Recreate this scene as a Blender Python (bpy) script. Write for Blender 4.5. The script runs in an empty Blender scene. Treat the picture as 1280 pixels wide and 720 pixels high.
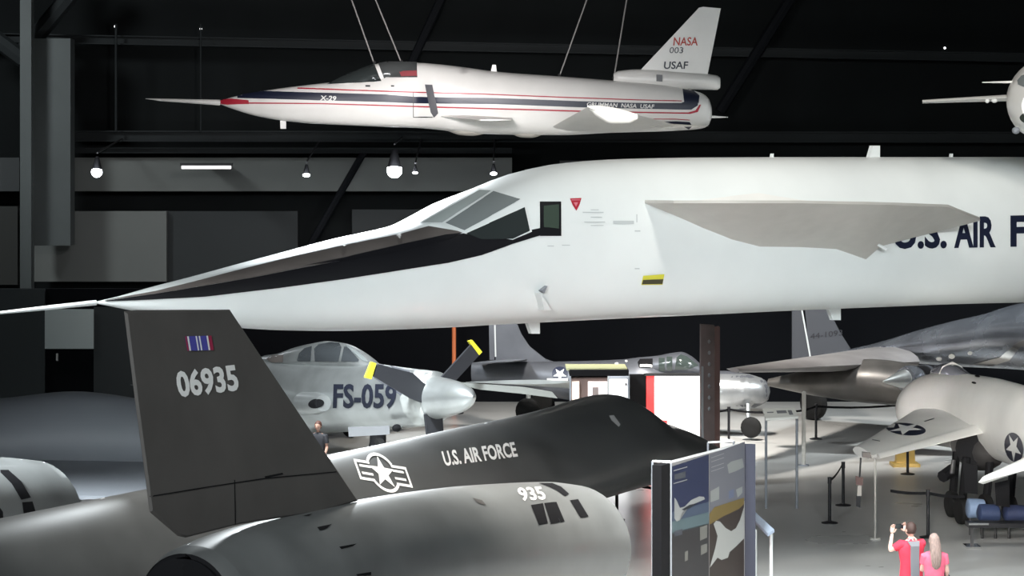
import bpy, bmesh, math, random
import numpy as np
from mathutils import Vector, Matrix
from mathutils.bvhtree import BVHTree
random.seed(3)
sc = bpy.context.scene
C = sc.collection

# ------------------------------------------------------------------ camera
F = 3200.0; H = 7.8; HOR = 205.0          # focal length and horizon in pixels of a 1280x720 frame, eye height in metres
cd = bpy.data.cameras.new('camera'); cam = bpy.data.objects.new('camera', cd); C.objects.link(cam)
cd.sensor_width = 36; cd.lens = F*36/1280; cd.shift_y = -(360-HOR)/1280; cd.clip_end = 400
cam.location = (0, 0, H); cam.rotation_euler = (math.pi/2, 0, 0)
sc.camera = cam
sc.view_settings.view_transform = 'Standard'; sc.view_settings.look = 'None'
sc.view_settings.gamma = 1; sc.view_settings.use_curve_mapping = False
sc.view_settings.exposure = 0.0
# ------------------------------------------------------------------ light
w = bpy.data.worlds.new('hall_dark'); sc.world = w; w.use_nodes = True
w.node_tree.nodes['Background'].inputs[0].default_value = (0.75, 0.85, 1, 1)
w.node_tree.nodes['Background'].inputs[1].default_value = 0.006
LK = 0.17
def lamp(loc, aim, power, size=3, col=(1, .98, .95), spread=160):
    l = bpy.data.lights.new('hall_fill_light', 'AREA'); l.energy = power*LK; l.size = size; l.color = col; l.shape = 'DISK'
    l.spread = math.radians(spread)
    o = bpy.data.objects.new('hall_fill_light', l); C.objects.link(o); o.location = loc
    o.rotation_euler = (Vector(aim)-Vector(loc)).to_track_quat('-Z', 'Y').to_euler()
    return o
COOL = (.90, .97, 1); WARM = (1, .95, .88)
lamp((-9, 10, 15), (-1, 46, 5.5), 2500, 3, COOL, 45)      # house lights over the walkway, aimed at the long white jet
lamp((7, 10, 15), (9, 52, 6), 2500, 3, COOL, 45)
lamp((9, 48, 19), (11, 54, 7.5), 200, 1.5, WARM, 70)
lamp((3, 40, 18), (5, 49, 7.5), 1000, 1.5, WARM, 60)
lamp((-11, 33, 15), (-7, 36, 1), 1300, 2, COOL, 60)
lamp((-6, 38, 17), (-3, 38, 1), 3000, 2, WARM, 50)
lamp((3, 33, 15), (1, 41, 1), 2600, 2, WARM, 40)
lamp((-3, 6, 10), (-1, 38, 2.6), 1050, 2, COOL, 30)  # frontal fill light, added to lift the black jet's near nacelle
lamp((11, 38, 12), (8, 42, 0), 2300, 2, COOL, 66)
lamp((1, 38, 11), (6, 43, 0), 3100, 2, COOL, 60)
lamp((-7, 56, 15), (-3, 65, 1), 8500, 2, COOL, 60)
lamp((4, 62, 16), (4.5, 72, 0), 7000, 2, WARM, 60)
lamp((15, 62, 16), (13, 74, 2), 6500, 2, COOL, 70)
lamp((-5, 62, 13), (-1.5, 42, 2.8), 1500, 2, COOL, 32)
lamp((-16, 34, 12), (-7.5, 43, 1.8), 4200, 2, COOL, 30)
lamp((1, 14, 6.6), (10.0, 56, 2.0), 420, 1, WARM, 9)  # unseen floating light, added to brighten the white swept jet
lamp((-3, 56, 12), (-3, 76, 9.3), 1900, 2, (1, .95, .95), 50)
lamp((-22, 80, 17), (-18, 93, 7), 3200, 3, COOL, 110)
lamp((10, 30, 13), (12, 50, 9), 400, 2, WARM, 30)
# ------------------------------------------------------------------ helpers
def ray(px, py): return Vector(((px-640)/F, 1, -(py-HOR)/F))
EYE = Vector((0, 0, H))
def P(px, py, d): return EYE + ray(px, py)*d
def onp(px, py, P0, N):
    r = ray(px, py); return EYE + r*((Vector(P0)-EYE).dot(N)/r.dot(N))
def zat(py, d): return H-(py-HOR)/F*d

MATS = {}
def mat(name, col, rough=.5, metal=0., var=.0, scale=3., bump=0., emit=0., alpha=1., coat=0., trans=0., stretch=None, spec=.5, rvar=0.):
    if name in MATS: return MATS[name]
    m = bpy.data.materials.new(name); m.use_nodes = True; nt = m.node_tree
    b = nt.nodes['Principled BSDF']; c4 = (*col, 1)
    b.inputs['Base Color'].default_value = c4; b.inputs['Roughness'].default_value = rough
    b.inputs['Metallic'].default_value = metal; b.inputs['Alpha'].default_value = alpha
    b.inputs['Coat Weight'].default_value = coat; b.inputs['Transmission Weight'].default_value = trans
    b.inputs['Specular IOR Level'].default_value = spec
    if emit: b.inputs['Emission Color'].default_value = c4; b.inputs['Emission Strength'].default_value = emit
    if var or bump or rvar:
        tc = nt.nodes.new('ShaderNodeTexCoord'); mp = nt.nodes.new('ShaderNodeMapping')
        nt.links.new(tc.outputs['Object'], mp.inputs['Vector'])
        if stretch: mp.inputs['Scale'].default_value = stretch
        n = nt.nodes.new('ShaderNodeTexNoise'); n.inputs['Scale'].default_value = scale; n.inputs['Detail'].default_value = 5
        nt.links.new(mp.outputs[0], n.inputs['Vector'])
        if var:
            r = nt.nodes.new('ShaderNodeValToRGB')
            r.color_ramp.elements[0].position = .3; r.color_ramp.elements[1].position = .7
            r.color_ramp.elements[0].color = (*[max(0, x*(1-var)) for x in col], 1)
            r.color_ramp.elements[1].color = (*[min(1, x*(1+var)) for x in col], 1)
            nt.links.new(n.outputs['Fac'], r.inputs['Fac']); nt.links.new(r.outputs[0], b.inputs['Base Color'])
        if rvar:
            mr = nt.nodes.new('ShaderNodeMapRange'); mr.inputs['To Min'].default_value = rough-rvar; mr.inputs['To Max'].default_value = rough+rvar
            nt.links.new(n.outputs['Fac'], mr.inputs['Value']); nt.links.new(mr.outputs[0], b.inputs['Roughness'])
        if bump:
            bp = nt.nodes.new('ShaderNodeBump'); bp.inputs['Strength'].default_value = bump; bp.inputs['Distance'].default_value = .02
            nt.links.new(n.outputs['Fac'], bp.inputs['Height']); nt.links.new(bp.outputs[0], b.inputs['Normal'])
    MATS[name] = m; return m

blackf = mat('black_fuselage_paint', (.048, .05, .05), .42, var=.22, scale=.8, coat=.12, rvar=.06)
white = mat('white_paint', (.76, .79, .78), .38, var=.03, scale=.8, coat=.15)
white2 = mat('warm_white_paint', (.78, .77, .74), .35, var=.04, scale=1.2)
blackp = mat('satin_black_paint', (.01, .01, .012), .38, spec=.3)
taupe = mat('taupe_paint_and_ramp_light', (.11, .095, .088), .55, var=.15, scale=1.5)
titan = mat('charcoal_titanium_paint', (.115, .12, .119), .44, var=.2, scale=.9, coat=.1, rvar=.07)
finm = mat('charcoal_brown_paint', (.066, .061, .057), .6, var=.1, scale=1.6)
glassd = mat('dark_glass', (.03, .036, .036), .08)
glassg = mat('grey_glass', (.2, .22, .22), .1)
glassc = mat('clear_canopy_glass', (.75, .8, .8), .05, trans=.85, alpha=.5)
navy = mat('navy_paint', (.012, .016, .036), .4)
redp = mat('red_paint', (.42, .02, .04), .4)
letw = mat('white_lettering', (.72, .72, .7), .5)
flet = mat('blue_black_lettering', (.012, .014, .024), .6, spec=.2)
letk = mat('dark_lettering', (.03, .035, .05), .5)
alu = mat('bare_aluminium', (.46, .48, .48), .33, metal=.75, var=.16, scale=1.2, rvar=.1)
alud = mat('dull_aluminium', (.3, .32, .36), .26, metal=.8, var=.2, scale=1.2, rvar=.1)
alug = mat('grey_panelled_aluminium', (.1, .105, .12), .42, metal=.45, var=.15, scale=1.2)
greyp = mat('light_grey_paint', (.22, .235, .26), .55, var=.05, scale=.7)
greym = mat('mid_grey_paint', (.16, .165, .175), .55, var=.08, scale=1)
rubber = mat('black_rubber', (.01, .01, .01), .75, spec=.2)
steel = mat('dark_steel', (.05, .05, .052), .45, metal=.5)
chrome = mat('chrome', (.7, .7, .7), .15, metal=1)
yel = mat('yellow_paint', (.62, .58, .05), .5)
blackm = mat('black_matt', (.006, .006, .007), .8, spec=.12)
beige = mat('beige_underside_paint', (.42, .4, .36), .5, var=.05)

def mkobj(name, V, Fc, m, parent=None, L=(0, 0, 0), smooth=40, flip=False):
    me = bpy.data.meshes.new(name)
    L = Vector(L)
    me.from_pydata([tuple(Vector(v)-L) for v in V], [], Fc); me.materials.append(m)
    bm = bmesh.new(); bm.from_mesh(me)
    if not flip: bmesh.ops.recalc_face_normals(bm, faces=bm.faces[:])
    bm.to_mesh(me); bm.free()
    if smooth: me.shade_smooth(); me.set_sharp_from_angle(angle=math.radians(smooth))
    o = bpy.data.objects.new(name, me); C.objects.link(o)
    if parent is not None: o.parent = parent
    else: o.location = L
    o['_L'] = tuple(L)
    return o
SPLIT = {'bypass_louvre', 'stencil_mark', 'caption_block', 'caption_line', 'nacelle_vent', 'hinge_line', 'insignia_star', 'skin_light', 'fuselage_light', 'small_picture',
         'landscape_picture', 'canopy_pane', 'wing_mark', 'ribbon_stripe', 'ribbon_edge', 'panel_outline', 'red_line', 'navy_stripe', 'dark_print', 'eye', 'warning_placard_text', 'rescue_mark_line'}
def islands(VF):
    V, Fc = VF; p = list(range(len(V)))
    def f(i):
        while p[i] != i: p[i] = p[p[i]]; i = p[i]
        return i
    for q in Fc:
        for j in q[1:]: p[f(j)] = f(q[0])
    g = {}
    for q in Fc: g.setdefault(f(q[0]), []).append(q)
    out = []
    for fs in g.values():
        used = sorted({i for q in fs for i in q}); mp = {o: n for n, o in enumerate(used)}
        out.append(([V[i] for i in used], [[mp[i] for i in q] for q in fs]))
    return out
class T:
    def __init__(s, name, label, cat, loc, group=None):
        s.L = Vector(loc); s.o = bpy.data.objects.new(name, None); C.objects.link(s.o); s.o.location = s.L
        s.o.empty_display_size = .2; s.o['label'] = label; s.o['category'] = cat
        if group: s.o['group'] = group
    def part(s, name, VF, m, parent=None, smooth=40, label=None):
        if name in SPLIT:
            isl = islands(VF)
            if len(isl) > 1: return [s.part1(name, q, m, parent, smooth, label) for q in isl][0]
        return s.part1(name, VF, m, parent, smooth, label)
    def part1(s, name, VF, m, parent=None, smooth=40, label=None):
        o = mkobj(name, VF[0], VF[1], m, parent or s.o, s.L, smooth)
        if label: o['label'] = label
        return o
def solo(name, VF, m, label, cat, group=None, smooth=40, kind=None):
    V = VF[0]; L = Vector((sum(v[0] for v in V)/len(V), sum(v[1] for v in V)/len(V), min(v[2] for v in V)))
    o = mkobj(name, V, VF[1], m, None, L, smooth)
    if label: o['label'] = label
    if cat: o['category'] = cat
    if group: o['group'] = group
    if kind: o['kind'] = kind
    return o
def struct(name, VF, m, smooth=0):
    o = solo(name, VF, m, None, None, smooth=smooth, kind='structure'); return o
def join(*vfs):
    V = []; Fc = []
    for v, f in vfs:
        n = len(V); V += [Vector(p) for p in v]; Fc += [[i+n for i in q] for q in f]
    return V, Fc
def box(x0, y0, z0, x1, y1, z1):
    V = [Vector((x, y, z)) for z in (z0, z1) for y in (y0, y1) for x in (x0, x1)]
    return V, [[0, 2, 3, 1], [4, 5, 7, 6], [0, 1, 5, 4], [2, 6, 7, 3], [0, 4, 6, 2], [1, 3, 7, 5]]
def boxpx(x0, y0, x1, y1, d, th):      # box whose front face spans those pixels at depth d
    a = P(x0, y1, d); b = P(x1, y0, d); return box(a.x, d, a.z, b.x, d+th, b.z)
def prism(pts, vec):
    vec = Vector(vec); n = len(pts); V = [Vector(p) for p in pts]+[Vector(p)+vec for p in pts]
    return V, [list(range(n)), list(range(2*n-1, n-1, -1))]+[[i, (i+1) % n, (i+1) % n+n, i+n] for i in range(n)]
def tube(pts, r, n=10, cap=True):
    pts = [Vector(p) for p in pts]; rs = r if isinstance(r, (list, tuple)) else [r]*len(pts)
    V = []; Fc = []
    up = None
    for i, p in enumerate(pts):
        d = (pts[min(i+1, len(pts)-1)]-pts[max(i-1, 0)]).normalized()
        if up is None: up = Vector((0, 0, 1)) if abs(d.z) < .9 else Vector((1, 0, 0))
        a = d.cross(up).normalized(); b = a.cross(d); up = b
        for k in range(n):
            t = 2*math.pi*k/n; V.append(p+(a*math.cos(t)+b*math.sin(t))*rs[i])
    for i in range(len(pts)-1):
        for k in range(n): Fc.append([i*n+k, i*n+(k+1) % n, (i+1)*n+(k+1) % n, (i+1)*n+k])
    if cap: Fc += [list(range(n))[::-1], [(len(pts)-1)*n+k for k in range(n)]]
    return V, Fc
def ball(c, rx, ry=None, rz=None, n=12, m=8):
    c = Vector(c); ry = ry or rx; rz = rz or rx; V = []; Fc = []
    for j in range(1, m):
        a = math.pi*j/m
        for k in range(n):
            t = 2*math.pi*k/n; V.append(c+Vector((rx*math.sin(a)*math.cos(t), ry*math.sin(a)*math.sin(t), rz*math.cos(a))))
    for j in range(m-2):
        for k in range(n): Fc.append([j*n+k, (j+1)*n+k, (j+1)*n+(k+1) % n, j*n+(k+1) % n])
    V += [c+Vector((0, 0, rz)), c-Vector((0, 0, rz))]; t = len(V)-2
    for k in range(n): Fc += [[t, k, (k+1) % n], [t+1, (m-2)*n+(k+1) % n, (m-2)*n+k]]
    return V, Fc
def wheel(c, r, w, ax):                # tyre with a bulged tread and sunken hub
    c = Vector(c); ax = Vector(ax).normalized()
    pts = [c+ax*w*k for k in (-.38, -.5, -.35, 0, .35, .5, .38)]
    return tube(pts, [r*.5, r*.72, r*.95, r, r*.95, r*.72, r*.5], 20)
def pchip(xs, ys, x):
    n = len(xs); xs = list(xs); ys = list(ys)
    if x <= xs[0]: return ys[0]
    if x >= xs[-1]: return ys[-1]
    h = [xs[i+1]-xs[i] for i in range(n-1)]; de = [(ys[i+1]-ys[i])/h[i] for i in range(n-1)]
    d = [0]*n; d[0] = de[0]; d[-1] = de[-1]
    for i in range(1, n-1):
        if de[i-1]*de[i] > 0:
            w1 = 2*h[i]+h[i-1]; w2 = h[i]+2*h[i-1]; d[i] = (w1+w2)/(w1/de[i-1]+w2/de[i])
    i = max(k for k in range(n-1) if xs[k] <= x); t = (x-xs[i])/h[i]
    return (ys[i]*(1+2*t)*(1-t)**2+h[i]*d[i]*t*(1-t)**2+ys[i+1]*t*t*(3-2*t)+h[i]*d[i+1]*t*t*(t-1))
class Axis:                            # vertical plane through P0 along heading h; v is the offset sideways
    def __init__(s, p0, h, v=0):
        s.h = Vector((h[0], h[1], 0)).normalized(); s.n = Vector((s.h.y, -s.h.x, 0)); s.p = Vector((p0[0], p0[1], 0))+s.n*v
    def t(s, px):
        k = (px-640)/F; return (k*s.p.y-s.p.x)/(s.h.x-k*s.h.y)
    def at(s, t, z=0, v=0): q = s.p+s.h*t+s.n*v; return Vector((q.x, q.y, z))
    def hit(s, px, py, v=0): return onp(px, py, s.p+s.n*v, s.n)
def loft(ax, st, ns=48, nr=32, cap=True):
    """st: (t, ztop, zbot, halfwidth, e_top, e_bot, zmid fraction, v)"""
    st = sorted([tuple(q)+(2, 2, .5, 0)[len(q)-4:] for q in st]); ts = [q[0] for q in st]
    V = []; Fc = []
    tt = sorted(set([ts[0]+(ts[-1]-ts[0])*i/ns for i in range(ns+1)]+ts))
    for t in tt:
        zt, zb, wd, et, eb, mf, vv = [pchip(ts, [q[k] for q in st], t) for k in range(1, 8)]
        zm = zb+(zt-zb)*mf
        for k in range(nr):
            a = 2*math.pi*k/nr; c = math.cos(a); s = math.sin(a); e = et if s >= 0 else eb
            x = math.copysign(abs(c)**(2/e), c)*wd; z = math.copysign(abs(s)**(2/e), s)*((zt-zm) if s >= 0 else (zm-zb))
            V.append(ax.at(t, zm+z, x+vv))
    m = len(tt)
    for i in range(m-1):
        for k in range(nr): Fc.append([i*nr+k, i*nr+(k+1) % nr, (i+1)*nr+(k+1) % nr, (i+1)*nr+k])
    if cap: Fc += [list(range(nr))[::-1], [(m-1)*nr+k for k in range(nr)]]
    return V, Fc
def pxst(ax, rows):                    # rows of (px, ytop, ybot, halfwidth, ...) traced on the axis plane
    out = []
    for q in rows:
        t = ax.t(q[0]); d = ax.at(t).y; out.append((t, zat(q[1], d), zat(q[2], d))+tuple(q[3:]))
    return out
AF = [(0, 0), (.03, .35), (.12, .75), (.3, 1), (.55, .85), (.8, .4), (1, .03)]
def wing(rl, rt, tl, tt, tr, tp, up=(0, 0, 1), n=6, mids=()):
    up = Vector(up).normalized(); prof = [(x, y) for x, y in AF]+[(x, -y) for x, y in AF[::-1][:-1]]
    V = []; Fc = []; m = len(prof)
    for i in range(n+1):
        s = i/n; le = Vector(rl).lerp(Vector(tl), s); te = Vector(rt).lerp(Vector(tt), s); th = (tr*(1-s)+tp*s)/2
        for x, y in prof: V.append(le.lerp(te, x)+up*y*th)
    for i in range(n):
        for k in range(m): Fc.append([i*m+k, i*m+(k+1) % m, (i+1)*m+(k+1) % m, (i+1)*m+k])
    Fc += [list(range(m))[::-1], [n*m+k for k in range(m)]]
    return V, Fc
def bvh(*vfs):
    V, Fc = join(*vfs); return BVHTree.FromPolygons([tuple(v) for v in V], Fc)
def _proj(bm, tree, off, grid, place=None):
    bmesh.ops.triangulate(bm, faces=bm.faces[:])
    if grid:
        xs = [v.co.x for v in bm.verts]; ys = [v.co.y for v in bm.verts]
        for ax_, lo, hi in ((0, min(xs), max(xs)), (1, min(ys), max(ys))):
            k = math.ceil(lo/grid)*grid
            while k < hi:
                co = [0, 0, 0]; no = [0, 0, 0]; co[ax_] = k; no[ax_] = 1
                bmesh.ops.bisect_plane(bm, geom=bm.verts[:]+bm.edges[:]+bm.faces[:], plane_co=co, plane_no=no)
                k += grid
    V = []; bad = set(); bm.verts.ensure_lookup_table(); bm.verts.index_update()
    for v in bm.verts:
        r = ray(v.co.x, v.co.y)
        if place: V.append(place(v.co.x, v.co.y)-r.normalized()*off); continue
        loc, nn, i, dd = tree.ray_cast(EYE, r.normalized())
        if loc is None: bad.add(v.index); V.append(Vector((0, 0, 0))); continue
        if nn.dot(r) > 0: nn = -nn
        V.append(loc+nn*off)
    Fc = [[v.index for v in f.verts] for f in bm.faces if not any(v.index in bad for v in f.verts)]
    used = sorted({i for f in Fc for i in f}); mp = {o: n for n, o in enumerate(used)}
    return [V[i] for i in used], [[mp[i] for i in f] for f in Fc]
def decal(polys, tree=None, off=.012, grid=8, place=None):
    outs = []
    for poly in polys:
        bm = bmesh.new(); bm.faces.new([bm.verts.new((x, y, 0)) for x, y in poly]); outs.append(_proj(bm, tree, off, grid, place)); bm.free()
    return join(*outs)
_tc = {}
def textmesh(s, bold=.02):
    if (s, bold) in _tc: return _tc[(s, bold)]
    cu = bpy.data.curves.new('t', 'FONT'); cu.body = s; cu.offset = bold; cu.resolution_u = 3
    o = bpy.data.objects.new('t', cu); C.objects.link(o)
    dg = bpy.context.evaluated_depsgraph_get(); me = o.evaluated_get(dg).to_mesh()
    V = [v.co.copy() for v in me.vertices]; Fc = [list(p.vertices) for p in me.polygons]
    o.evaluated_get(dg).to_mesh_clear(); C.objects.unlink(o); bpy.data.objects.remove(o); bpy.data.curves.remove(cu)
    x0 = min(v.x for v in V); x1 = max(v.x for v in V); y0 = min(v.y for v in V); y1 = max(v.y for v in V)
    V = [((v.x-x0)/(x1-x0), (v.y-y0)/(y1-y0)) for v in V]; _tc[(s, bold)] = (V, Fc); return V, Fc
def text(s, org, ex, ey, tree=None, off=.015, grid=6, bold=.02, place=None):
    V, Fc = textmesh(s, bold); bm = bmesh.new()
    vs = [bm.verts.new((org[0]+u*ex[0]+v*ey[0], org[1]+u*ex[1]+v*ey[1], 0)) for u, v in V]
    for f in Fc:
        try: bm.faces.new([vs[i] for i in f])
        except ValueError: pass
    r = _proj(bm, tree, off, grid, place); bm.free(); return r
def star(c, ex, ey, R=1, r=.382):
    out = []
    for k in range(10):
        a = math.pi/2+k*math.pi/5; q = R if k % 2 == 0 else r
        out.append((c[0]+ex[0]*q*math.cos(a)-ey[0]*q*math.sin(a), c[1]+ex[1]*q*math.cos(a)-ey[1]*q*math.sin(a)))
    return out
def disc(c, ex, ey, R=1, n=24, a0=0, a1=2*math.pi):
    return [(c[0]+ex[0]*R*math.cos(a0+(a1-a0)*k/n)+ey[0]*R*math.sin(a0+(a1-a0)*k/n), c[1]+ex[1]*R*math.cos(a0+(a1-a0)*k/n)+ey[1]*R*math.sin(a0+(a1-a0)*k/n)) for k in range(n)]
def quadpx(x0, y0, x1, y1): return [(x0, y0), (x1, y0), (x1, y1), (x0, y1)]
# ================================================================== the hall
conc = mat('polished_concrete', (.46, .455, .44), .3, var=.16, scale=.35, bump=.04, rvar=.09)
wallm = mat('charcoal_wall_cladding', (.008, .0095, .0098), .8, spec=.1, var=.15, scale=.4)
beamm = mat('grey_green_steel', (.066, .076, .075), .6, var=.08, scale=.5)
beamd = mat('dim_steel', (.022, .025, .026), .6, spec=.08, var=.1, scale=.5)
panelm = mat('grey_wall_panel', (.13, .138, .13), .7, var=.06, scale=.3)
panell = mat('pale_grey_panel', (.5, .56, .55), .7, var=.04, scale=.5)
BD = 95
struct('floor', box(-45, -10, -.3, 45, BD+1, 0), conc)
struct('wall_back', box(-45, BD, 0, 45, BD+.5, 22), wallm)
struct('wall_left', box(-45.5, -10, 0, -45, BD+1, 22), wallm)
struct('wall_right', box(45, -10, 0, 45.5, BD+1, 22), wallm)
struct('wall_front', box(-45, -10.5, 0, 45, -10, 22), wallm)
struct('ceiling', box(-45.5, -10.5, 22, 45.5, BD+1, 22.4), wallm)
def st_thing(name, label, cat, vf, m, group=None): return solo(name, vf, m, label, cat, group, smooth=0)
D = 93.5
def hbeam(x0, y0, x1, y1, th0, d=D, dp=.5):      # I-section girder between two pixel points
    a = P(x0, y0, d); b = P(x1, y1, d); h = th0/F*d
    def pr(zo, hh, dd0, dd1):
        return prism([a+Vector((0, dd0, zo-hh/2)), b+Vector((0, dd0, zo-hh/2)), b+Vector((0, dd0, zo+hh/2)), a+Vector((0, dd0, zo+hh/2))], (0, dd1-dd0, 0))
    return join(pr(0, h, dp*.4, dp*.6), pr(h/2, h*.14, 0, dp), pr(-h/2, h*.14, 0, dp))
n_ = [0]
def trim(vf, m): n_[0] += 1; return struct('trim_%d' % n_[0], vf, m)
trim(hbeam(-260, 42, 1700, 80, 10), beamd)
trim(hbeam(88, 170, 1600, 172, 12), beamd)
trim(hbeam(88, 188, 640, 188, 6, D-.4), beamd)
trim(boxpx(88, 197, 640, 239, D, .8), panelm)
trim(boxpx(-200, 197, 24, 239, D, .8), mat('dim_panel', (.04, .044, .045), .7))
trim(boxpx(42, 264, 208, 352, D, .5), panelm)
trim(boxpx(208, 264, 372, 372, D+.3, .4), mat('dark_wall_panel', (.02, .024, .025), .75))
trim(boxpx(-160, 258, 22, 356, D+.2, .5), mat('dark_wall_panel2', (.03, .031, .028), .75))
trim(boxpx(440, 262, 620, 372, D+.3, .4), mat('dark_wall_panel', (.02, .024, .025), .75))
PD = 84
struct('wall_middle', boxpx(-420, 361, 1900, 502.2, PD, .3), mat('black_partition', (.005, .0055, .007), .8, spec=.06))
trim(boxpx(-420, 361, 56, 502.2, PD-.15, .15), mat('dark_partition', (.03, .037, .039), .75))
trim(boxpx(117, 384, 170, 502.2, PD-.15, .15), mat('dark_partition3', (.03, .036, .038), .75))
trim(boxpx(56, 387, 117, 436, PD-.25, .25), panell)
trim(boxpx(70, 442, 72.5, 451, PD-.05, .05), letw)
# steel columns and braces of the building
def column(x0, y0, x1, y1, d):
    a = P(x0, y1, d); b = P(x1, y0, d); w_ = b.x-a.x
    return join(box(a.x, d, a.z, b.x, d+.08, b.z), box(a.x, d+.5, a.z, b.x, d+.58, b.z), box(a.x+w_*.42, d+.08, a.z, a.x+w_*.58, d+.5, b.z))
trim(column(25, -200, 39, 468, D-3), beamm)
trim(boxpx(40, 48, 88, 307, D-2, .9), beamm)
def brace(x0, y0, x1, y1, wd, d):
    a = P(x0, y0, d); b = P(x1, y1, d); return tube([a, b], wd/F*d/2, 8)
trim(brace(560, -20, 500, 110, 11, D), mat('faint_steel', (.009, .01, .012), .7, spec=.08))
trim(brace(455, 190, 380, 320, 9, D), mat('faint_steel', (.009, .01, .012), .7, spec=.08))
trim(brace(100, -20, 20, 75, 22, D-1.5), beamd)
trim(brace(-30, 30, 30, 75, 22, D-2), beamd)
trim(brace(1000, -20, 900, 140, 14, D), mat('faint_steel', (.009, .01, .012), .7, spec=.08))
trim(brace(145, 30, 145, 165, 3, D-.3), beamd); trim(brace(251, 30, 251, 165, 2, D-.3), beamd)
# lamps hanging in front of the grey band
def spotl(px, py, r, e, label, group=None, big=True):
    d = 88; c = P(px, py, d); R = r/F*d
    t = T('hanging_spotlight', label, 'lamp', c, group)
    t.part('housing', tube([c+Vector((0, .1, R*2.4)), c+Vector((0, .05, R*1.2)), c+Vector((0, 0, R*.3))], [R*.3, R*.6, R*.8], 14, False), blackm)
    t.part('bulb', ball(c, R*.85, R*.85, R*.85*(1 if big else .5)), mat('lamp_glow_%d' % int(e), (.93, .95, 1), emit=e))
    t.part('stem', tube([c+Vector((0, .1, R*3)), Vector((c.x, D+.2, c.z+1.2))], .03, 6), steel)
    l = bpy.data.lights.new('bulb_light', 'POINT'); l.energy = 12*r; l.shadow_soft_size = .15; l.color = (.9, .95, 1)
    o = bpy.data.objects.new('bulb_light', l); C.objects.link(o); o.parent = t.o; o.location = (0, -R*1.6, 0)
spotl(121, 215, 8, 30, 'bright round spotlight above the left grey panel')
spotl(493, 213, 11, 60, 'brightest and largest hanging spotlight, above the white jet nose')
spotl(383, 219, 5.5, 12, 'dimmer hanging spotlight left of the brightest one', None, False)
spotl(519, 216, 4, 6, 'small faint spotlight just right of the brightest one', None, False)
spotl(617, 217, 5, 12, 'dim hanging spotlight furthest right, above the white jet canopy', None, False)
def strip(x0, x1, y, label):
    d = 90; a = P(x0, y, d); b = P(x1, y, d)
    t = T('strip_light', label, 'lamp', a)
    t.part('housing', box(a.x, d, a.z+.02, b.x, d+.25, a.z+.12), steel)
    t.part('tube', tube([a+Vector((.05, .1, -.02)), b+Vector((-.05, .1, -.02))], .065, 8), mat('tube_glow', (1, .96, .98), emit=3))
    t.part('bracket', box(a.x+.5, d+.2, a.z+.05, b.x-.5, BD-.002, a.z+.1), steel)
strip(225, 290, 208, 'short white strip light left of the small spotlights')
strip(700, 752, 205, 'white strip light just above the long jet roof')
for px, py in ((144, 33), (1181, 60), (251, 36)):
    solo('pilot_light', ball(P(px, py, BD-.02), .045, n=8, m=6), mat('pilot_glow', (1, 1, 1), emit=2), {144: 'tiny white light point at upper left of the hall', 1181: 'tiny white light point high above the right side', 251: 'faint tiny light point right of the upper left one'}[px], 'light')

# ================================================================== long white delta jet
XA = Axis((-3.375, 45), (-.84, -.544))      # heads left and towards the eye; n points to the far side
t = T('white_experimental_bomber', 'huge long-necked white jet with black pointed nose overhead across the hall', 'aircraft', XA.at(-19, 0))
rows = [(118, 377.5, 379, .02), (150, 370, 385.5, .13), (190, 359, 393, .28), (240, 346.5, 402.5, .45), (300, 330.5, 410, .66), (350, 317.5, 412.5, .8), (430, 297, 413, 1.0), (500, 281.5, 411, 1.12),
        (560, 251, 408.5, 1.2), (600, 235.5, 406, 1.25), (650, 216, 403.5, 1.3), (700, 205, 401, 1.33), (760, 199.5, 398, 1.35), (860, 197, 393.5, 1.37), (1000, 196.3, 387, 1.4), (1150, 196.3, 381, 1.4), (1280, 196.3, 377.5, 1.42)]
st = pxst(XA, [r+(2.45, 2.75, .5) for r in rows])
tl = min(s[0] for s in st); z1 = [s for s in st if s[0] == tl][0]
st += [(tl-6, z1[1], z1[2]-.1, 1.5, 2.1, 2.3, .5, 0), (tl-14, z1[1]-.1, z1[2]-.4, 2.0, 2.1, 2.6, .5, 0), (tl-15, z1[1]-.3, z1[2]-.1, 1.8, 2.1, 2.6, .5, 0)]
fus = loft(XA, st, 90, 56); fo = t.part('fuselage', fus, white); bv = bvh(fus)
lower = [(701, 294), (674, 294.5), (640, 305), (602, 319), (560, 328.5), (500, 338), (430, 349), (350, 360), (256, 371), (190, 374.5), (131, 377)]
ridge = [(131, 376.5), (194, 368), (256, 358), (320, 347), (370, 337), (430, 326), (500, 313), (545, 302), (580, 292)]
t.part('lower_nose_panel', decal([ridge+[(661, 288), (676, 285), (700, 289)]+lower], bv, .02, 5), blackp, fo)
t.part('nose_ramp', decal([[(131, 376.3), (194, 365), (240, 354), (300, 338.5), (369, 321.5), (430, 308), (500, 294), (536, 284), (580, 291)]+ridge[::-1][1:]], bv, .028, 5), taupe, fo)  # lighter taupe puts the light on the upward-facing ramp into its colour
t.part('nose_ridge_line', decal([[(380, 333), (430, 323), (500, 307), (560, 294), (578, 292), (560, 300), (500, 315), (430, 327)]], bv, .036, 5), blackp, fo)
t.part('windshield_frame', decal([[(522, 281), (600, 236.5), (655, 250), (664, 290), (640, 300), (580, 293), (550, 282)]], bv, .034, 5), white, fo)
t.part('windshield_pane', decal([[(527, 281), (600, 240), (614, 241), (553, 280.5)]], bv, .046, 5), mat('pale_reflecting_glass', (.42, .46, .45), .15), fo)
t.part('windshield_pane', decal([[(557, 281), (617, 241.5), (650, 251), (580, 289.5)]], bv, .046, 5), glassg, fo)
t.part('side_window', decal([[(582, 293), (655, 260.5), (661, 289), (640, 299), (600, 300)]], bv, .046, 5), glassd, fo)
t.part('side_window_frame', decal([quadpx(674.5, 252.5, 701, 295)], bv, .018, 8), blackp, fo)
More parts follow.
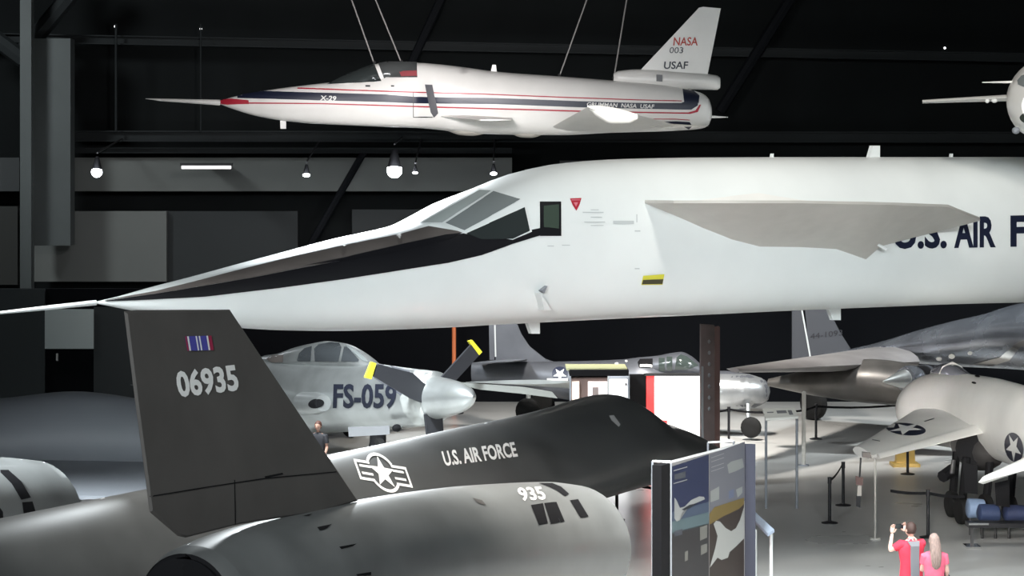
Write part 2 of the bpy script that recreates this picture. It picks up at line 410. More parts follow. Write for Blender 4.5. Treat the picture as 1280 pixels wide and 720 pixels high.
t.part('side_window', decal([[(679, 258), (698, 256), (698, 286), (679, 284)]], bv, .026, 8), mat('greenish_dark_glass', (.05, .07, .055), .1), fo)
t.part('rescue_mark', decal([[(712, 248.5), (726.5, 248), (724, 256), (720, 263.5), (715.5, 257)]], bv, .015, 8), redp, fo, label='red downward rescue triangle')
t.part('rescue_mark_line', decal([quadpx(714, 249.8, 724.5, 251), [(716.5, 253.5), (722, 253.3), (719.4, 259)]], bv, .02, 8), mat('faded_pink_paint', (.62, .2, .24), .4), fo)
t.part('warning_placard', decal([[(803.5, 344.5), (830, 342.5), (827.5, 355.5), (801, 356)]], bv, .015, 8), yel, fo, label='yellow and black warning placard')
t.part('warning_placard_text', decal([[(803, 349.5), (828.5, 348.5), (827.3, 354.5), (801.8, 355)]], bv, .02, 8), mat('olive_black', (.05, .045, .02), .5), fo)
lines = [(728, 265, 754, 266.3), (738, 271, 752, 272), (730, 277, 756, 278), (766, 276, 792, 280), (795, 268, 796.2, 278), (793, 288, 800, 289.5), (738, 262, 748, 263), (684, 307, 692, 308), (702, 306, 712, 307), (793, 335, 799, 336.3), (738, 281.5, 754, 282.3)]
t.part('stencil_mark', decal([quadpx(*q) for q in lines], bv, .012, 8), mat('faint_grey_stencil', (.5, .53, .53), .5), fo)
for a in ((1116, 1128), (1160, 1182)): pass
tx = None; [t.part('fuselage_lettering', q_, navy, fo) for q_ in (text('U.S.', (1117, 311.5), (66, -1), (0, -39), bv, .014, 8, .035), text('AIR', (1192, 310), (52, -1), (0, -39), bv, .014, 8, .035), text('F', (1262.5, 308.5), (20, -.5), (0, -39), bv, .014, 8, .035))]
# canard: underside slopes up and out towards the eye, shade put into its grey
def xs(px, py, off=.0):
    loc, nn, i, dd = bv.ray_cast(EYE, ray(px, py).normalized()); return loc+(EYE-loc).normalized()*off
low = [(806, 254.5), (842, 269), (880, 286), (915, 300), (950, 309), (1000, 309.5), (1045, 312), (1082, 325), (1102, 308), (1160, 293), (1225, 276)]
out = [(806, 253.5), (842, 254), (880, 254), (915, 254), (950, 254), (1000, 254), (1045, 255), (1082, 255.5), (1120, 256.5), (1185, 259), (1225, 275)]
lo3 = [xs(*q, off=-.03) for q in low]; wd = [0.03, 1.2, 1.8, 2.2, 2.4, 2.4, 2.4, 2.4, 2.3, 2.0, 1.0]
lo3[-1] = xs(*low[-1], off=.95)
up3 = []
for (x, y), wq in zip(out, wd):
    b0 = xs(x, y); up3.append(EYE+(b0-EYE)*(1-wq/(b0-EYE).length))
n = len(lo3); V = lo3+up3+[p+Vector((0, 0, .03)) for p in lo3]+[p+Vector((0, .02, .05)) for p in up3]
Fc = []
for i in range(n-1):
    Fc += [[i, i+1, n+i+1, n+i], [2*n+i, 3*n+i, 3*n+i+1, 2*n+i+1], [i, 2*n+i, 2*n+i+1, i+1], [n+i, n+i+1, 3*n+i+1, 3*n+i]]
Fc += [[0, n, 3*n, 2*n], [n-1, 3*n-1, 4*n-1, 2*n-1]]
t.part('canard', (V, Fc), mat('canard_shade_grey', (.5, .485, .45), .5, var=.04), smooth=30)
a = onp(1102, 306, XA.p-XA.n*1.6, XA.n); t.part('canard_hinge', tube([xs(1094, 304, .3), xs(1108, 311, .35)], .03, 8), white)
t.part('canard_fairing', decal([[(850, 254), (905, 247), (946, 242.5), (975, 247), (1015, 253), (950, 255)]], bv, .05, 8), white2, fo)
# nose boom, antennas, vents, nose gear
nt_ = XA.hit(120, 378.3); t.part('nose_boom', tube([nt_, nt_+(P(0, 391, XA.at(XA.t(0)).y)-nt_)*.5, P(-40, 395.2, XA.at(XA.t(-40)).y)], [.045, .04, .015], 10), white)
def blade(px0, px1, y0, y1, up, wdt=.03, m=white, nm='antenna'):
    a = XA.hit(px0, y0); b = XA.hit(px1, y0); k = .35
    c = XA.hit(px0+(px1-px0)*k, y1); d = XA.hit(px1, y1)
    return t.part(nm, prism([a-XA.n*wdt, b-XA.n*wdt, d-XA.n*wdt, c-XA.n*wdt], XA.n*2*wdt), m)
blade(1084, 1098, 199, 182, 1, .05); blade(657, 673, 401, 417, 0, .05); blade(1034, 1049, 385, 400, 0, .05); blade(963, 966, 198, 192, 1); blade(1187, 1190, 198, 192, 1)
q0 = xs(672, 380); t.part('probe_fairing', prism([xs(667, 366, -.02), xs(682, 387, -.02), xs(672, 387, -.02)], -XA.n*.22), white)
t.part('probe_fairing', prism([xs(672, 363, -.02), xs(680, 357, -.02), xs(676, 366, -.02)], -XA.n*.12), greyp)
gp = XA.at(tl-4, 0)
for s_ in (-.45, .45): t.part('nose_wheel', wheel(gp+XA.n*s_+Vector((0, 0, .5)), .5, .35, XA.n), rubber)
t.part('nose_gear_strut', tube([gp+Vector((0, 0, .5)), gp+Vector((0, 0, 5.0))], .16, 12), alu)
t.part('gear_axle', tube([gp-XA.n*.5+Vector((0, 0, .5)), gp+XA.n*.5+Vector((0, 0, .5))], .08, 10), alu)

# ================================================================== black interceptor in the foreground
h0 = (.428, .903); YA = Axis((-.5975, 47.8), h0)
t = T('black_interceptor', 'large charcoal black twin-engine jet in the foreground with white tail number', 'aircraft', YA.at(-9, 0))
R_ = [(-60, 663, 0), (0, 649, 0), (185, 612, 0), (415, 568.5, 0), (500, 551.5, 0), (600, 530, 0), (640, 522.5, 0), (680, 513, 0), (705, 506, 0), (730, 498, 0), (748, 493.5, 0), (768, 493.5, 0), (785, 507, 0), (800, 520, 0), (825, 529, 0), (850, 539, 0), (868, 552, 0), (885, 572, 0), (905, 588, 0)]
st = []
for px, y, _ in R_:
    tt_ = YA.t(px); d = YA.at(tt_).y; zt = zat(y, d)
    k = max(0, min(1, (tt_-8)/6)); back = max(0, min(1, (-10-tt_)/8))
    hw = 1.4*(1-k)+.25*k; 
    if px in (748, 768, 785): pass
    zb = .95+.25*k
    st.append((tt_, zt, zb, hw-.35*back, 1.75, 1.6, .3, 0))
st += [(-19.5, 2.6, 1.3, .6, 1.5, 1.6, .4, 0), (-22, 2.2, 1.8, .1, 1.5, 1.6, .4, 0)]
fy = loft(YA, st, 80, 56); fo = t.part('fuselage', fy, blackf); bv = bvh(fy)
# wing linking fuselage and nacelles
def ypt(tq, v, z): return YA.at(tq, z, v)
VN = 4.57
for s_ in (1, -1):
    t.part('wing', wing(ypt(-2, s_*1.2, 1.75), ypt(-17.5, s_*.6, 1.95), ypt(-9.5, s_*(VN-.3), 1.95), ypt(-16.5, s_*(VN-.3), 2.1), .35, .3), blackf)
    t.part('outer_wing', wing(ypt(-11, s_*(VN+.6), 2.0), ypt(-16.5, s_*(VN+.6), 2.1), ypt(-14.5, s_*8.2, 1.8), ypt(-16.6, s_*8.2, 1.8), .25, .06), titan)
YN = Axis((-.5975, 47.8), h0, VN)
nst = []
for px, yt, r in ((232, 692, .66), (245, 682, .78), (320, 655, .86), (444, 627.5, .9), (560, 610, .95), (640, 604, .97), (690, 602.5, .98), (718, 606, .97)):
    tq = YN.t(px); d = YN.at(tq).y; zt = zat(yt, d); nst.append((tq, zt, zt-2*r, r))
nac = loft(YN, nst, 50, 48, cap=False)
for side in (1, -1):
    ax = YN if side == 1 else Axis((-.5975, 47.8), h0, -VN-.55)
    nst2 = nst if side == 1 else [(a-.9, b, c, r) for a, b, c, r in nst]
    nv = loft(ax, nst2, 50, 48, cap=False); no = t.part('engine_nacelle', nv, titan)
    t0, zt, zb, r = nst2[0]; zc = (zt+zb)/2
    t.part('exhaust_nozzle', tube([ax.at(t0+.02, zc), ax.at(t0-.05, zc), ax.at(t0+.3, zc), ax.at(t0+1.6, zc)], [r, r*.93, r*.86, r*.7], 32, False), blackm, no)
    t.part('turbine_face', tube([ax.at(t0+1.5, zc), ax.at(t0+1.6, zc)], r*.72, 24), blackm, no)
    t1, zt, zb, r = nst2[-1]; zc = (zt+zb)/2
    t.part('inlet_lip', tube([ax.at(t1-.02, zc), ax.at(t1+.08, zc), ax.at(t1-.2, zc), ax.at(t1-1.5, zc)], [r, r*.95, r*.88, r*.8], 32, False), titan, no)
    t.part('inlet_spike', tube([ax.at(t1-1.4, zc), ax.at(t1-.5, zc), ax.at(t1+.0, zc-.02)], [r*.8, r*.5, .02], 24), blackm, no)
    bn = bvh(nv)
    if side == 1:
        dk = [[(663, 632), (678, 629.5), (684, 654), (673, 656.5)], [(679.5, 629.5), (692, 628), (699, 653), (688, 655)], [(688.5, 628.3), (695, 628), (705, 652), (700, 653)],
              [(673, 604.6), (690, 604.5), (701, 609), (711, 618), (706, 621), (694, 612.5), (682, 607.5)], [(712, 626), (722, 624.5), (735, 646), (725, 647.5)]]
        t.part('bypass_louvre', decal(dk, bn, .012, 6), blackm, no)
        t.part('nacelle_number', text('935', (652, 627), (31, -2), (-7, -16), bn, .014, 5, .02), letw, no)
        t.part('nacelle_vent', decal([[(396, 660), (414, 656), (408, 661), (399, 664)], [(423, 684), (445, 680), (440, 683.5), (426, 687)], [(378, 646), (390, 643), (386, 645.5)], [(444, 718), (463, 715), (463, 719), (446, 720)]], bn, .012, 8), blackm, no)
        t.part('nacelle_mark', decal([[(590, 623), (602, 626), (607, 632), (598, 630)]], bn, .012, 8), finm, no)
    else:
        t.part('bypass_louvre', decal([[(0, 588), (10, 588), (26, 602), (38, 622), (26, 625), (14, 605), (0, 591)], [(27, 628), (40, 627), (44, 640), (44, 647), (30, 650)], [(-4, 630), (3, 640), (4, 658), (-4, 660)]], bn, .012, 6), blackm, no)
# tail fins
for side in (1, -1):
    N = (YN.n+Vector((0, 0, .17))*1.0).normalized() if side == 1 else (-YN.n+Vector((0, 0, .17))).normalized()
    vb = VN
    base = ypt(-15, vb, 3.3)
    pts = [(155, 389), (170, 387.5), (287, 387), (345, 474), (400, 556), (447, 626), (400, 640), (300, 655), (232, 672), (222, 670), (187, 640), (184, 615), (170, 510)]
    w3 = [onp(x, y, base, N) for x, y in pts]
    if side == -1:
        Nn = (YN.n+Vector((0, 0, .17))).normalized(); w3 = [onp(x, y, base, Nn) for x, y in pts]
        def mir(p):
            v = (p-YA.p); vv = v.dot(YA.n); return p-YA.n*2*vv-YA.n*.55-YA.h*.9
        w3 = [mir(p) for p in w3]
    cen = sum(w3, Vector())/len(w3); th = .05
    V = []; nn = N*th/2
    m_ = len(w3)
    V = [p+(cen-p)*.0 for p in w3]+[p+(cen-p)*.02+nn for p in w3]+[p+(cen-p)*.02-nn for p in w3]
    Fc = [list(range(m_, 2*m_)), list(range(3*m_-1, 2*m_-1, -1))]
    for i in range(m_): j = (i+1) % m_; Fc += [[i, j, m_+j, m_+i], [j, i, 2*m_+i, 2*m_+j]]
    fv = (V, Fc); fino = t.part('tail_fin', fv, finm, smooth=20)
    if side == 1:
        bf = bvh(fv)
        t.part('tail_number', text('06935', (223, 498), (76, -9), (-6, -34), bf, .012, 8, .035), letw, fino)
        def rb(x0, x1): return [(230+x0, 420.7-x0*.03), (230+x1, 420.7-x1*.03), (233+x1, 438.7-x1*.03), (233+x0, 438.7-x0*.03)]
        t.part('ribbon_mark', decal([rb(0, 33)], bf, .012, 8), mat('ribbon_blue', (.06, .06, .3), .5), fino, label='blue, white and red ribbon emblem')
        t.part('ribbon_stripe', decal([rb(2.5, 4.5), rb(13, 14.6), rb(17, 18.6), rb(26.5, 28.5)], bf, .016, 8), letw, fino)
        t.part('ribbon_edge', decal([rb(0, 2), rb(28.8, 33)], bf, .015, 8), mat('ribbon_red', (.28, .02, .06), .5), fino)
        t.part('hinge_line', decal([[(187, 620), (260, 608), (330, 597.5), (433, 588), (433, 589.3), (330, 599), (260, 609.5), (187, 621.5)], [(292, 600), (293.2, 600), (294.5, 655), (293, 655)], [(330, 595.5), (352, 591), (354, 593), (331, 598)]], bf, .008, 20), blackm, fino)
# insignia and lettering on the fuselage side
c = (478, 591.5); ex = (16, 2.6); ey = (7, 20.5)
def q(u, v): return (c[0]+ex[0]*u+ey[0]*v, c[1]+ex[1]*u+ey[1]*v)
def ring(R0, R1, a0, a1, n=14):
    o = []
    for k in range(n):
        b0 = a0+(a1-a0)*k/n; b1 = a0+(a1-a0)*(k+1)/n
        o.append([q(R0*math.cos(b0), R0*math.sin(b0)), q(R1*math.cos(b0), R1*math.sin(b0)), q(R1*math.cos(b1), R1*math.sin(b1)), q(R0*math.cos(b1), R0*math.sin(b1))])
    return o
def bar(u0, v0, u1, v1): return [q(u0, v0), q(u1, v0), q(u1, v1), q(u0, v1)]
ins = ring(1.02, 1.2, math.radians(32), math.radians(148))+ring(1.02, 1.2, math.radians(212), math.radians(328))
for s_ in (1, -1): ins += [bar(*sorted((s_*.85, s_*2.05))[:1], -.58, sorted((s_*.85, s_*2.05))[1], -.42), bar(sorted((s_*.85, s_*2.05))[0], .5, sorted((s_*.85, s_*2.05))[1], .66), bar(sorted((s_*1.9, s_*2.05))[0], -.58, sorted((s_*1.9, s_*2.05))[1], .66)]
st_ = [q(math.cos(-math.pi/2+k*math.pi/5)*(1 if k % 2 == 0 else .4), math.sin(-math.pi/2+k*math.pi/5)*(1 if k % 2 == 0 else .4)) for k in range(10)]
for s_ in (1, -1):
    a_, b_ = sorted((s_*.85, s_*1.72)); ins += [bar(a_, -.3, b_, -.16), bar(a_, .16, b_, .3)]
t.part('national_insignia', decal(ins+[st_], bv, .015, 6), letw, fo, label='white outlined star and bars emblem')
t.part('fuselage_lettering', text('U.S. AIR FORCE', (556, 583.5), (91, -12), (-5, -18.5), bv, .015, 6, .03), letw, fo)
t.part('cockpit_window', decal([[(761, 520), (767, 519.5), (775, 531), (773, 534), (764, 526)]], bv, .012, 5), mat('grey_window_film', (.3, .3, .3), .4), fo)
cp = [(752, 493), (770, 493), (786, 508), (800, 521), (788, 530), (765, 508)]
for tq, v in ((-4, 0), (-13.5, 2.6), (-13.5, -2.6)):
    zz = 1.3 if v == 0 else 2.0
    for o_ in (-.28, .28): t.part('wheel', wheel(ypt(tq if v else 4.5, v+o_, .38), .38, .22, YA.n), rubber)
    t.part('landing_gear_strut', tube([ypt(tq if v else 4.5, v, .38), ypt(tq if v else 4.5, v, zz)], .09, 10), alu)
    t.part('gear_axle', tube([ypt(tq if v else 4.5, v-.35, .38), ypt(tq if v else 4.5, v+.35, .38)], .05, 8), alu)
# ================================================================== forward-swept jet hanging from the roof
GA = Axis((0, 76), (-1, 0.0)); dX = 76
t = T('suspended_research_jet', 'white jet with navy and red stripes hanging by cables at the top', 'aircraft', P(560, 165, dX))
rows = [(271.5, 127.5, 129, .02), (290, 121.5, 136, .17), (320, 115, 145, .28), (350, 110.5, 150.5, .36), (390, 105.5, 154.5, .42), (430, 101, 156.5, .46), (480, 92, 158.5, .55), (522, 78.5, 160, .62), (545, 80, 162, .85), (580, 84, 166, .9), (620, 89.5, 168, .9),
        (700, 95.5, 169, .85), (765, 100.5, 166, .75), (820, 105, 164.5, .68), (862, 112, 162.5, .62), (878, 117, 160.5, .56), (886, 124, 156, .5), (888.5, 132, 149, .42)]
fg = loft(GA, pxst(GA, [r+(2.3, 2.3, .5) for r in rows]), 90, 48); fo = t.part('fuselage', fg, white2); bv = bvh(fg)
cn = loft(GA, pxst(GA, [(405, 107, 112, .05), (425, 97, 112, .26), (450, 86.5, 112, .36), (470, 80, 110, .38), (485, 77.5, 108, .39), (510, 77, 106, .38), (524, 78.5, 104, .33), (545, 82, 100, .2)]), 40, 28)
co = t.part('canopy', cn, white2); bc = bvh(cn, fg)
t.part('windshield', decal([[(409, 106), (436, 92.8), (468, 80.5), (477, 102), (445, 104.5)]], bc, .035, 3), glassd, co)
t.part('canopy_glass', decal([[(473, 80), (484, 78), (521, 78.6), (522, 97), (480, 97.5)]], bc, .035, 3), mat('smoked_glass', (.07, .075, .075), .12), co)
t.part('seat_headrest', decal([[(499, 90), (521, 89), (522, 95.5), (502, 96)]], bc, .045, 3), mat('dull_red', (.3, .06, .07), .5), co)
def G(name, polys, m, off=.012, **k): return t.part(name, decal(polys, bv, off+.015, 3), m, fo, **k)
G('navy_stripe', [[(278, 122.5), (300, 119), (330, 114.5), (372, 115.5), (480, 118), (520, 121), (620, 122.5), (723, 126.5), (790, 128.5), (851, 129), (855, 127.5), (853, 112), (868, 115), (873, 123), (872, 132), (864, 137), (851, 137), (723, 134), (620, 130), (520, 129), (480, 127.5), (400, 125.5), (330, 123.5), (300, 123)], [(860, 112.5), (864, 112), (874, 120), (873, 130), (869, 120)]], navy)
G('red_line', [[(372, 110.2), (480, 113.5), (600, 117), (700, 121), (800, 124.5), (852, 126), (852, 127), (800, 125.7), (700, 122.3), (600, 118.3), (480, 114.9), (372, 111.6)],
               [(311, 128), (400, 128.8), (480, 131), (600, 134.5), (723, 138), (800, 139.5), (860, 140.5), (869, 138), (874, 131), (876, 131), (872, 140), (862, 142.2), (800, 141), (723, 139.6), (600, 136), (480, 132.5), (400, 130.2), (311, 129.6)]], redp, .014)
G('navy_swoosh', [[(806, 150), (825, 151.5), (845, 151), (862, 152), (865, 157), (861, 161), (850, 155), (830, 153.5)]], navy)
G('red_swoosh_line', [[(808, 147.8), (845, 148), (862, 149.2), (862, 150), (845, 148.9), (808, 148.6)]], redp, .013)
G('nose_tip', [[(272, 128), (276, 125.7), (290, 123.8), (311, 125.5), (311.5, 130), (285, 130.5), (276, 129.6)]], redp, .016, label='red nose tip panel')
G('stripe_lettering', [], letw) if 0 else None
t.part('stripe_lettering', text('X-29', (400, 125.6), (20, .8), (1, -6), bv, .04, 5, .03), letw, fo)
t.part('stripe_lettering', text('GRUMMAN  NASA  USAF', (733, 132.8), (84, 3), (1, -5), bv, .04, 5, .02), letw, fo)
G('panel_outline', [quadpx(516.5, 116, 517.3, 146), quadpx(516.5, 145.5, 541, 146.3), quadpx(457, 107, 463, 109), quadpx(489, 107, 493, 108.6)], steel, .02)
G('intake_slot', [[(532, 106), (541, 106.5), (548, 141), (543, 146), (539, 140)]], mat('intake_grey', (.1, .1, .11), .5), .03)
G('belly_port', [[(764, 168), (769, 164.5), (775, 166.5), (774, 168)]], blackm, .02)
t.part('nose_probe', tube([P(275, 128.3, dX), P(200, 124.8, dX), P(182, 123.3, dX)], [.09, .04, .008], 10), white2)
t.part('tail_spike', tube([P(886, 146, dX), P(910, 146.5, dX)], [.05, .01], 8), white2)
def side(name, pts, th, m=white2, d=dX): return t.part(name, prism([P(x, y, d-th/2) for x, y in pts], (0, th, 0)), m, smooth=20)
fin = [(798, 92), (803, 85), (874, 9.5), (879, 8.5), (901, 10.5), (884, 96), (884, 100)]
fo2 = side('tail_fin', fin, .14)
t.part('tail_base_fairing', loft(GA, pxst(GA, [(767, 92, 103, .1), (772, 89, 106, .18), (800, 86.5, 112, .22), (850, 90, 112, .24), (897, 94.5, 112.5, .2), (900, 97, 110, .15)]), 24, 20), white2)
fpl = lambda x, y: onp(x, y, Vector((0, dX-.07, 0)), Vector((0, 1, 0)))
t.part('agency_lettering', text('NASA', (841.5, 57), (30.5, 0), (1, -10.5), None, .02, 0, .015, fpl), mat('red_lettering', (.5, .05, .03), .5), fo2)
t.part('tail_number', text('003', (836.5, 66.5), (17, 0), (1, -7.5), None, .02, 0, .0, fpl), letk, fo2)
t.part('tail_lettering', text('USAF', (829.5, 86.3), (30, 0), (1, -9.5), None, .02, 0, .02, fpl), letk, fo2)
t.part('base_panel', prism([P(x, y, dX-.27) for x, y in [(820.5, 93), (828, 93.5), (828, 102), (820.5, 101.5)]], (0, .03, 0)), greym)
t.part('wing', wing(P(690, 158.5, dX-.6), P(850, 157.5, dX-.5), P(735, 133.5, dX-4.4), P(795, 143, dX-4.1), .3, .12), white2)
t.part('wing_tip_fairing', loft(Axis((0, dX-4.2), (-1, 0)), [(-(P(x, 0, dX-4.2).x), zat(a, dX-4.2), zat(b, dX-4.2), w_) for x, a, b, w_ in ((734, 132, 134, .03), (745, 131.5, 145, .12), (765, 134, 155, .16), (785, 139, 154.5, .14), (797, 143, 149, .04))], 16, 16), white2)
t.part('wing', wing(P(690, 158.5, dX+.6), P(850, 157.5, dX+.5), P(690, 150, dX+4.4), P(750, 150, dX+4.1), .3, .12), white2)
t.part('canard', wing(P(546, 145, dX-.6), P(640, 147, dX-.6), P(598, 150, dX-2.2), P(640, 150, dX-2.2), .12, .05), white2)
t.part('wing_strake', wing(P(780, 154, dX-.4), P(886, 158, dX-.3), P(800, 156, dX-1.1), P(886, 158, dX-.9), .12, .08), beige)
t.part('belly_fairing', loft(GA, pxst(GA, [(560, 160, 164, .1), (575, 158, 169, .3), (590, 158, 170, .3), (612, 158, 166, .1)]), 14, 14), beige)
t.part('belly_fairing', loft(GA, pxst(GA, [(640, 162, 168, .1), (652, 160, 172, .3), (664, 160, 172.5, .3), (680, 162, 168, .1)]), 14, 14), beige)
side('antenna', [(613.5, 90), (615.5, 81), (620, 81), (621, 91)], .05); side('antenna', [(350, 148), (357.5, 149), (357.5, 161), (350.5, 161)], .05)
side('belly_light', [(487, 156), (498, 156.5), (497, 158.6), (488, 158.4)], .15)
for (x1, y1, x0, y0, lb) in ((468, 79, 440, 0, 'steel cable furthest left above the striped jet canopy'), (502, 78, 470, 0, 'steel cable second from left, ending at the back of the striped jet canopy'), (699, 95, 733, 0, 'steel cable leaning right above the striped jet mid fuselage'), (767, 99, 783, 0, 'steel cable just ahead of the striped jet tail')):
    a = P(x1, y1+1, dX); k = (22-a.z)/((y1-y0)/F*dX); b = a+Vector(((x0-x1)/F*dX*k, 0, 22-a.z))
    cb = T('suspension_cable', lb, 'cable', a, 'cables holding the striped jet')
    cb.part('wire', tube([a, b], .022, 6), mat('cable_steel', (.3, .29, .28), .5))
    cb.part('shackle', ball(a+Vector((0, 0, .05)), .05, n=8, m=6), steel)

# ================================================================== second hanging aircraft at the right edge
HX = Axis((10.46, 50), (-.2, -1)); dH = 50
t = T('suspended_white_plane', 'pale aircraft seen nose-on, hanging at the upper right edge', 'aircraft', HX.at(0, 8.2))
zc = zat(122, 49.5)
fh = loft(HX, [(-9, zc+.35, zc-.1, .12), (-5, zc+.6, zc-.5, .5), (-1.5, zc+.86, zc-.8, .8, 1.8, 2.2), (.2, zc+.66, zc-.8, .78, 1.8, 2.2), (.9, zc+.3, zc-.68, .6, 1.9, 2.1), (1.1, zc+.2, zc-.55, .5)], 40, 40)
fo = t.part('fuselage', fh, white2); bv = bvh(fh)
t.part('windshield', decal([[(1272, 101), (1277, 95), (1290, 91), (1300, 96), (1300, 108), (1280, 109), (1273, 106)]], bv, .012, 5), glassg, fo)
t.part('nose_intake', decal([disc((1296, 147), (21, 0), (0, 9))], bv, .012, 5), mat('dark_green_black', (.01, .02, .012), .6), fo)
t.part('wing', wing(P(1278, 121, 50.2), P(1278, 123, 53), P(1153, 127, 50.8), P(1153, 127.3, 51.8), .14, .07), white2)
t.part('wing', wing(HX.at(-.5, zc, .5), HX.at(-3, zc, .5), P(1440, 130, 51), P(1440, 130, 52), .14, .07), white2)
t.part('wing_glint', ball(P(1234, 126, 50.0), .045, n=8, m=6), letw); t.part('wing_glint', ball(P(1243, 126, 50.0), .06, .06, .04, n=8, m=6), letw)  # small white balls stand for bright glints on the wing
t.part('pitot_probe', tube([P(1228, 103, 50.3), P(1268, 102.5, 50.6)], [.01, .03], 6), white2)
t.part('skid_fitting', ball(P(1270, 163, 49.4), .08, .1, .07, n=8, m=6), greyp)
t.part('tail_fin', prism([HX.at(-9, zc+.2), HX.at(-6.5, zc+.3), HX.at(-8, zc+2), HX.at(-9.3, zc+2)], HX.n*.1), white2)
for s_ in (-.3, .3):
    cb = solo('suspension_cable', tube([HX.at(-2, zc+.75, s_), HX.at(-2.4, 22, s_*3)], .02, 6), MATS['cable_steel'], ('left' if s_ < 0 else 'right')+'-hand steel cable holding the nose-on aircraft at the upper right edge', 'cable', 'cables of the nose-on aircraft')

# ================================================================== silver turboprop with serial FS-059
SA = Axis((P(592, 497, 64).x, 64), (.574, -.819))
t = T('silver_turboprop', 'bare metal propeller aircraft marked FS-059 with yellow propeller tips', 'aircraft', SA.at(-6, 0))
rows = [(592, 495, 498, .03), (589, 488.5, 505, .15), (582, 482, 512, .27), (570, 476.5, 518, .39), (556, 472.5, 522, .47), (546, 470.5, 524.5, .52), (543, 464, 530, .62), (520, 461.5, 534, .66), (500, 459, 536, .72), (465, 454, 538, .8), (430, 451, 540, .85), (400, 449, 541.5, .9), (340, 446, 543, .9), (280, 447, 538, .7), (225, 452, 520, .4), (195, 460, 490, .12)]
fs = loft(SA, pxst(SA, rows), 70, 40); fo = t.part('fuselage', fs, alu); bv = bvh(fs)
cn = loft(SA, pxst(SA, [(333, 444, 470, .3), (350, 441.5, 470, .42), (370, 434.5, 470, .46), (392, 429, 470, .48), (412, 426.5, 470, .48), (430, 429.5, 470, .45), (445, 436.5, 470, .4), (458, 445.5, 470, .34), (470, 454.5, 470, .2)]), 40, 28)
co = t.part('canopy', cn, alu); bc = bvh(cn, fs)
cg = mat('dim_canopy_glass', (.05, .055, .06), .06, coat=.5)
t.part('canopy_pane', decal([[(371.5, 450.5), (374, 442), (381, 435.5), (390, 432.8), (388.5, 451.5), (373, 451.5)], [(393, 436), (398, 431), (412, 428), (424, 429), (427, 434), (423.5, 452), (394, 451.5)], [(426.5, 452), (430, 434), (434, 433), (449, 450), (448, 452.5)]], bc, .012, 4), cg, co)
t.part('windshield', decal([[(431, 431.5), (440, 434.5), (455, 446), (461, 453), (453, 451)]], bc, .014, 4), glassg, co)
t.part('rear_quarter_panel', decal([[(333, 449), (343, 442), (355, 439.5), (354, 453), (340, 453)]], bc, .012, 6), taupe, co)
t.part('fuselage_number', text('FS-059', (416.5, 511), (79, 0), (1, -31), bv, .015, 6, .03), flet, fo)
t.part('antiglare_panel', decal([[(467, 456), (480, 455), (512, 464), (515, 472), (512, 498), (506, 497), (468, 473)]], bv, .012, 6), mat('antiglare_grey', (.09, .095, .11), .6), fo)
t.part('cowl_ring_panel', decal([[(519, 463), (527, 463.5), (541, 466), (530, 480), (524, 500), (533, 524), (541, 528), (520, 532), (505, 515), (500, 498), (510, 500), (515, 495)]], bv, .014, 6), mat('pale_metal', (.5, .52, .51), .4, metal=.4), fo)
hub = SA.p.copy(); hub = SA.hit(546, 497)
def blade_(pts, tip):
    bo = t.part('propeller_blade', prism([onp(x, y, hub, SA.h) for x, y in pts], SA.h*.07), mat('blade_grey', (.02, .021, .026), .6))
    t.part('blade_tip', prism([onp(x, y, hub+SA.h*.08, SA.h) for x, y in tip], -SA.h*.09), mat('tip_yellow', (.66, .62, .04), .5), bo, label='yellow tip') if tip else None
blade_([(545, 477), (563, 481), (599, 442), (588, 430)], [(586, 426.5), (590.5, 425), (603, 440), (599, 444)])
blade_([(530, 480), (514, 466), (471, 455), (465, 470), (512, 498), (530, 505)], [(457, 472), (464.5, 474), (470.5, 454), (465, 452.5)])
blade_([(529.5, 518), (551, 514), (553, 544), (532.5, 546)], None)
io = t.part('wing_root_intake', tube([SA.hit(379, 504, .9), SA.hit(396, 504.5, 1.05), SA.hit(404, 504, 1.15)], [.3, .3, .22], 20), alu)
ic = SA.hit(397, 504.5, 1.1)
t.part('intake_opening', decal([disc((395.5, 504.5), (9.5, -1), (0, 5.6))], bvh(io and tube([SA.hit(379, 504, .9), SA.hit(396, 504.5, 1.05), SA.hit(404, 504, 1.15)], [.3, .3, .22], 20)), .02, 4), blackm, io)
t.part('wing', wing(SA.at(-8, 1.5, .5), SA.at(-11, 1.5, .5), SA.at(-8.6, 1.8, 4.5), SA.at(-10, 1.8, 4.5), .35, .1), alu)
t.part('wing', wing(SA.at(-8, 1.5, -.5), SA.at(-11, 1.5, -.5), SA.at(-8.6, 1.8, -4.5), SA.at(-10, 1.8, -4.5), .35, .1), alu)
t.part('gear_door', prism([P(x, y, 64.6) for x, y in [(435, 534), (487, 532.5), (487, 543), (436, 546)]], (0, .06, 0)), greym)
gz = SA.at(SA.t(476), 0); 
t.part('landing_gear_strut', tube([Vector((gz.x, 66, .35)), Vector((gz.x, 66.2, .95))], .22, 10), blackm)
t.part('wheel', wheel((gz.x, 66, .38), .38, .25, (1, .6, 0)), rubber)
for s_ in (-2.2, 2.2):
    q_ = SA.at(-9.5, 0, s_); t.part('wheel', wheel(q_+Vector((0, 0, .4)), .4, .25, SA.n), rubber); t.part('landing_gear_strut', tube([q_+Vector((0, 0, .4)), q_+Vector((0, 0, 1.6))], .07, 8), alu)
t.part('gear_light', ball(P(496, 535, 64.4), .12, .12, .1, n=8, m=6), blackm)

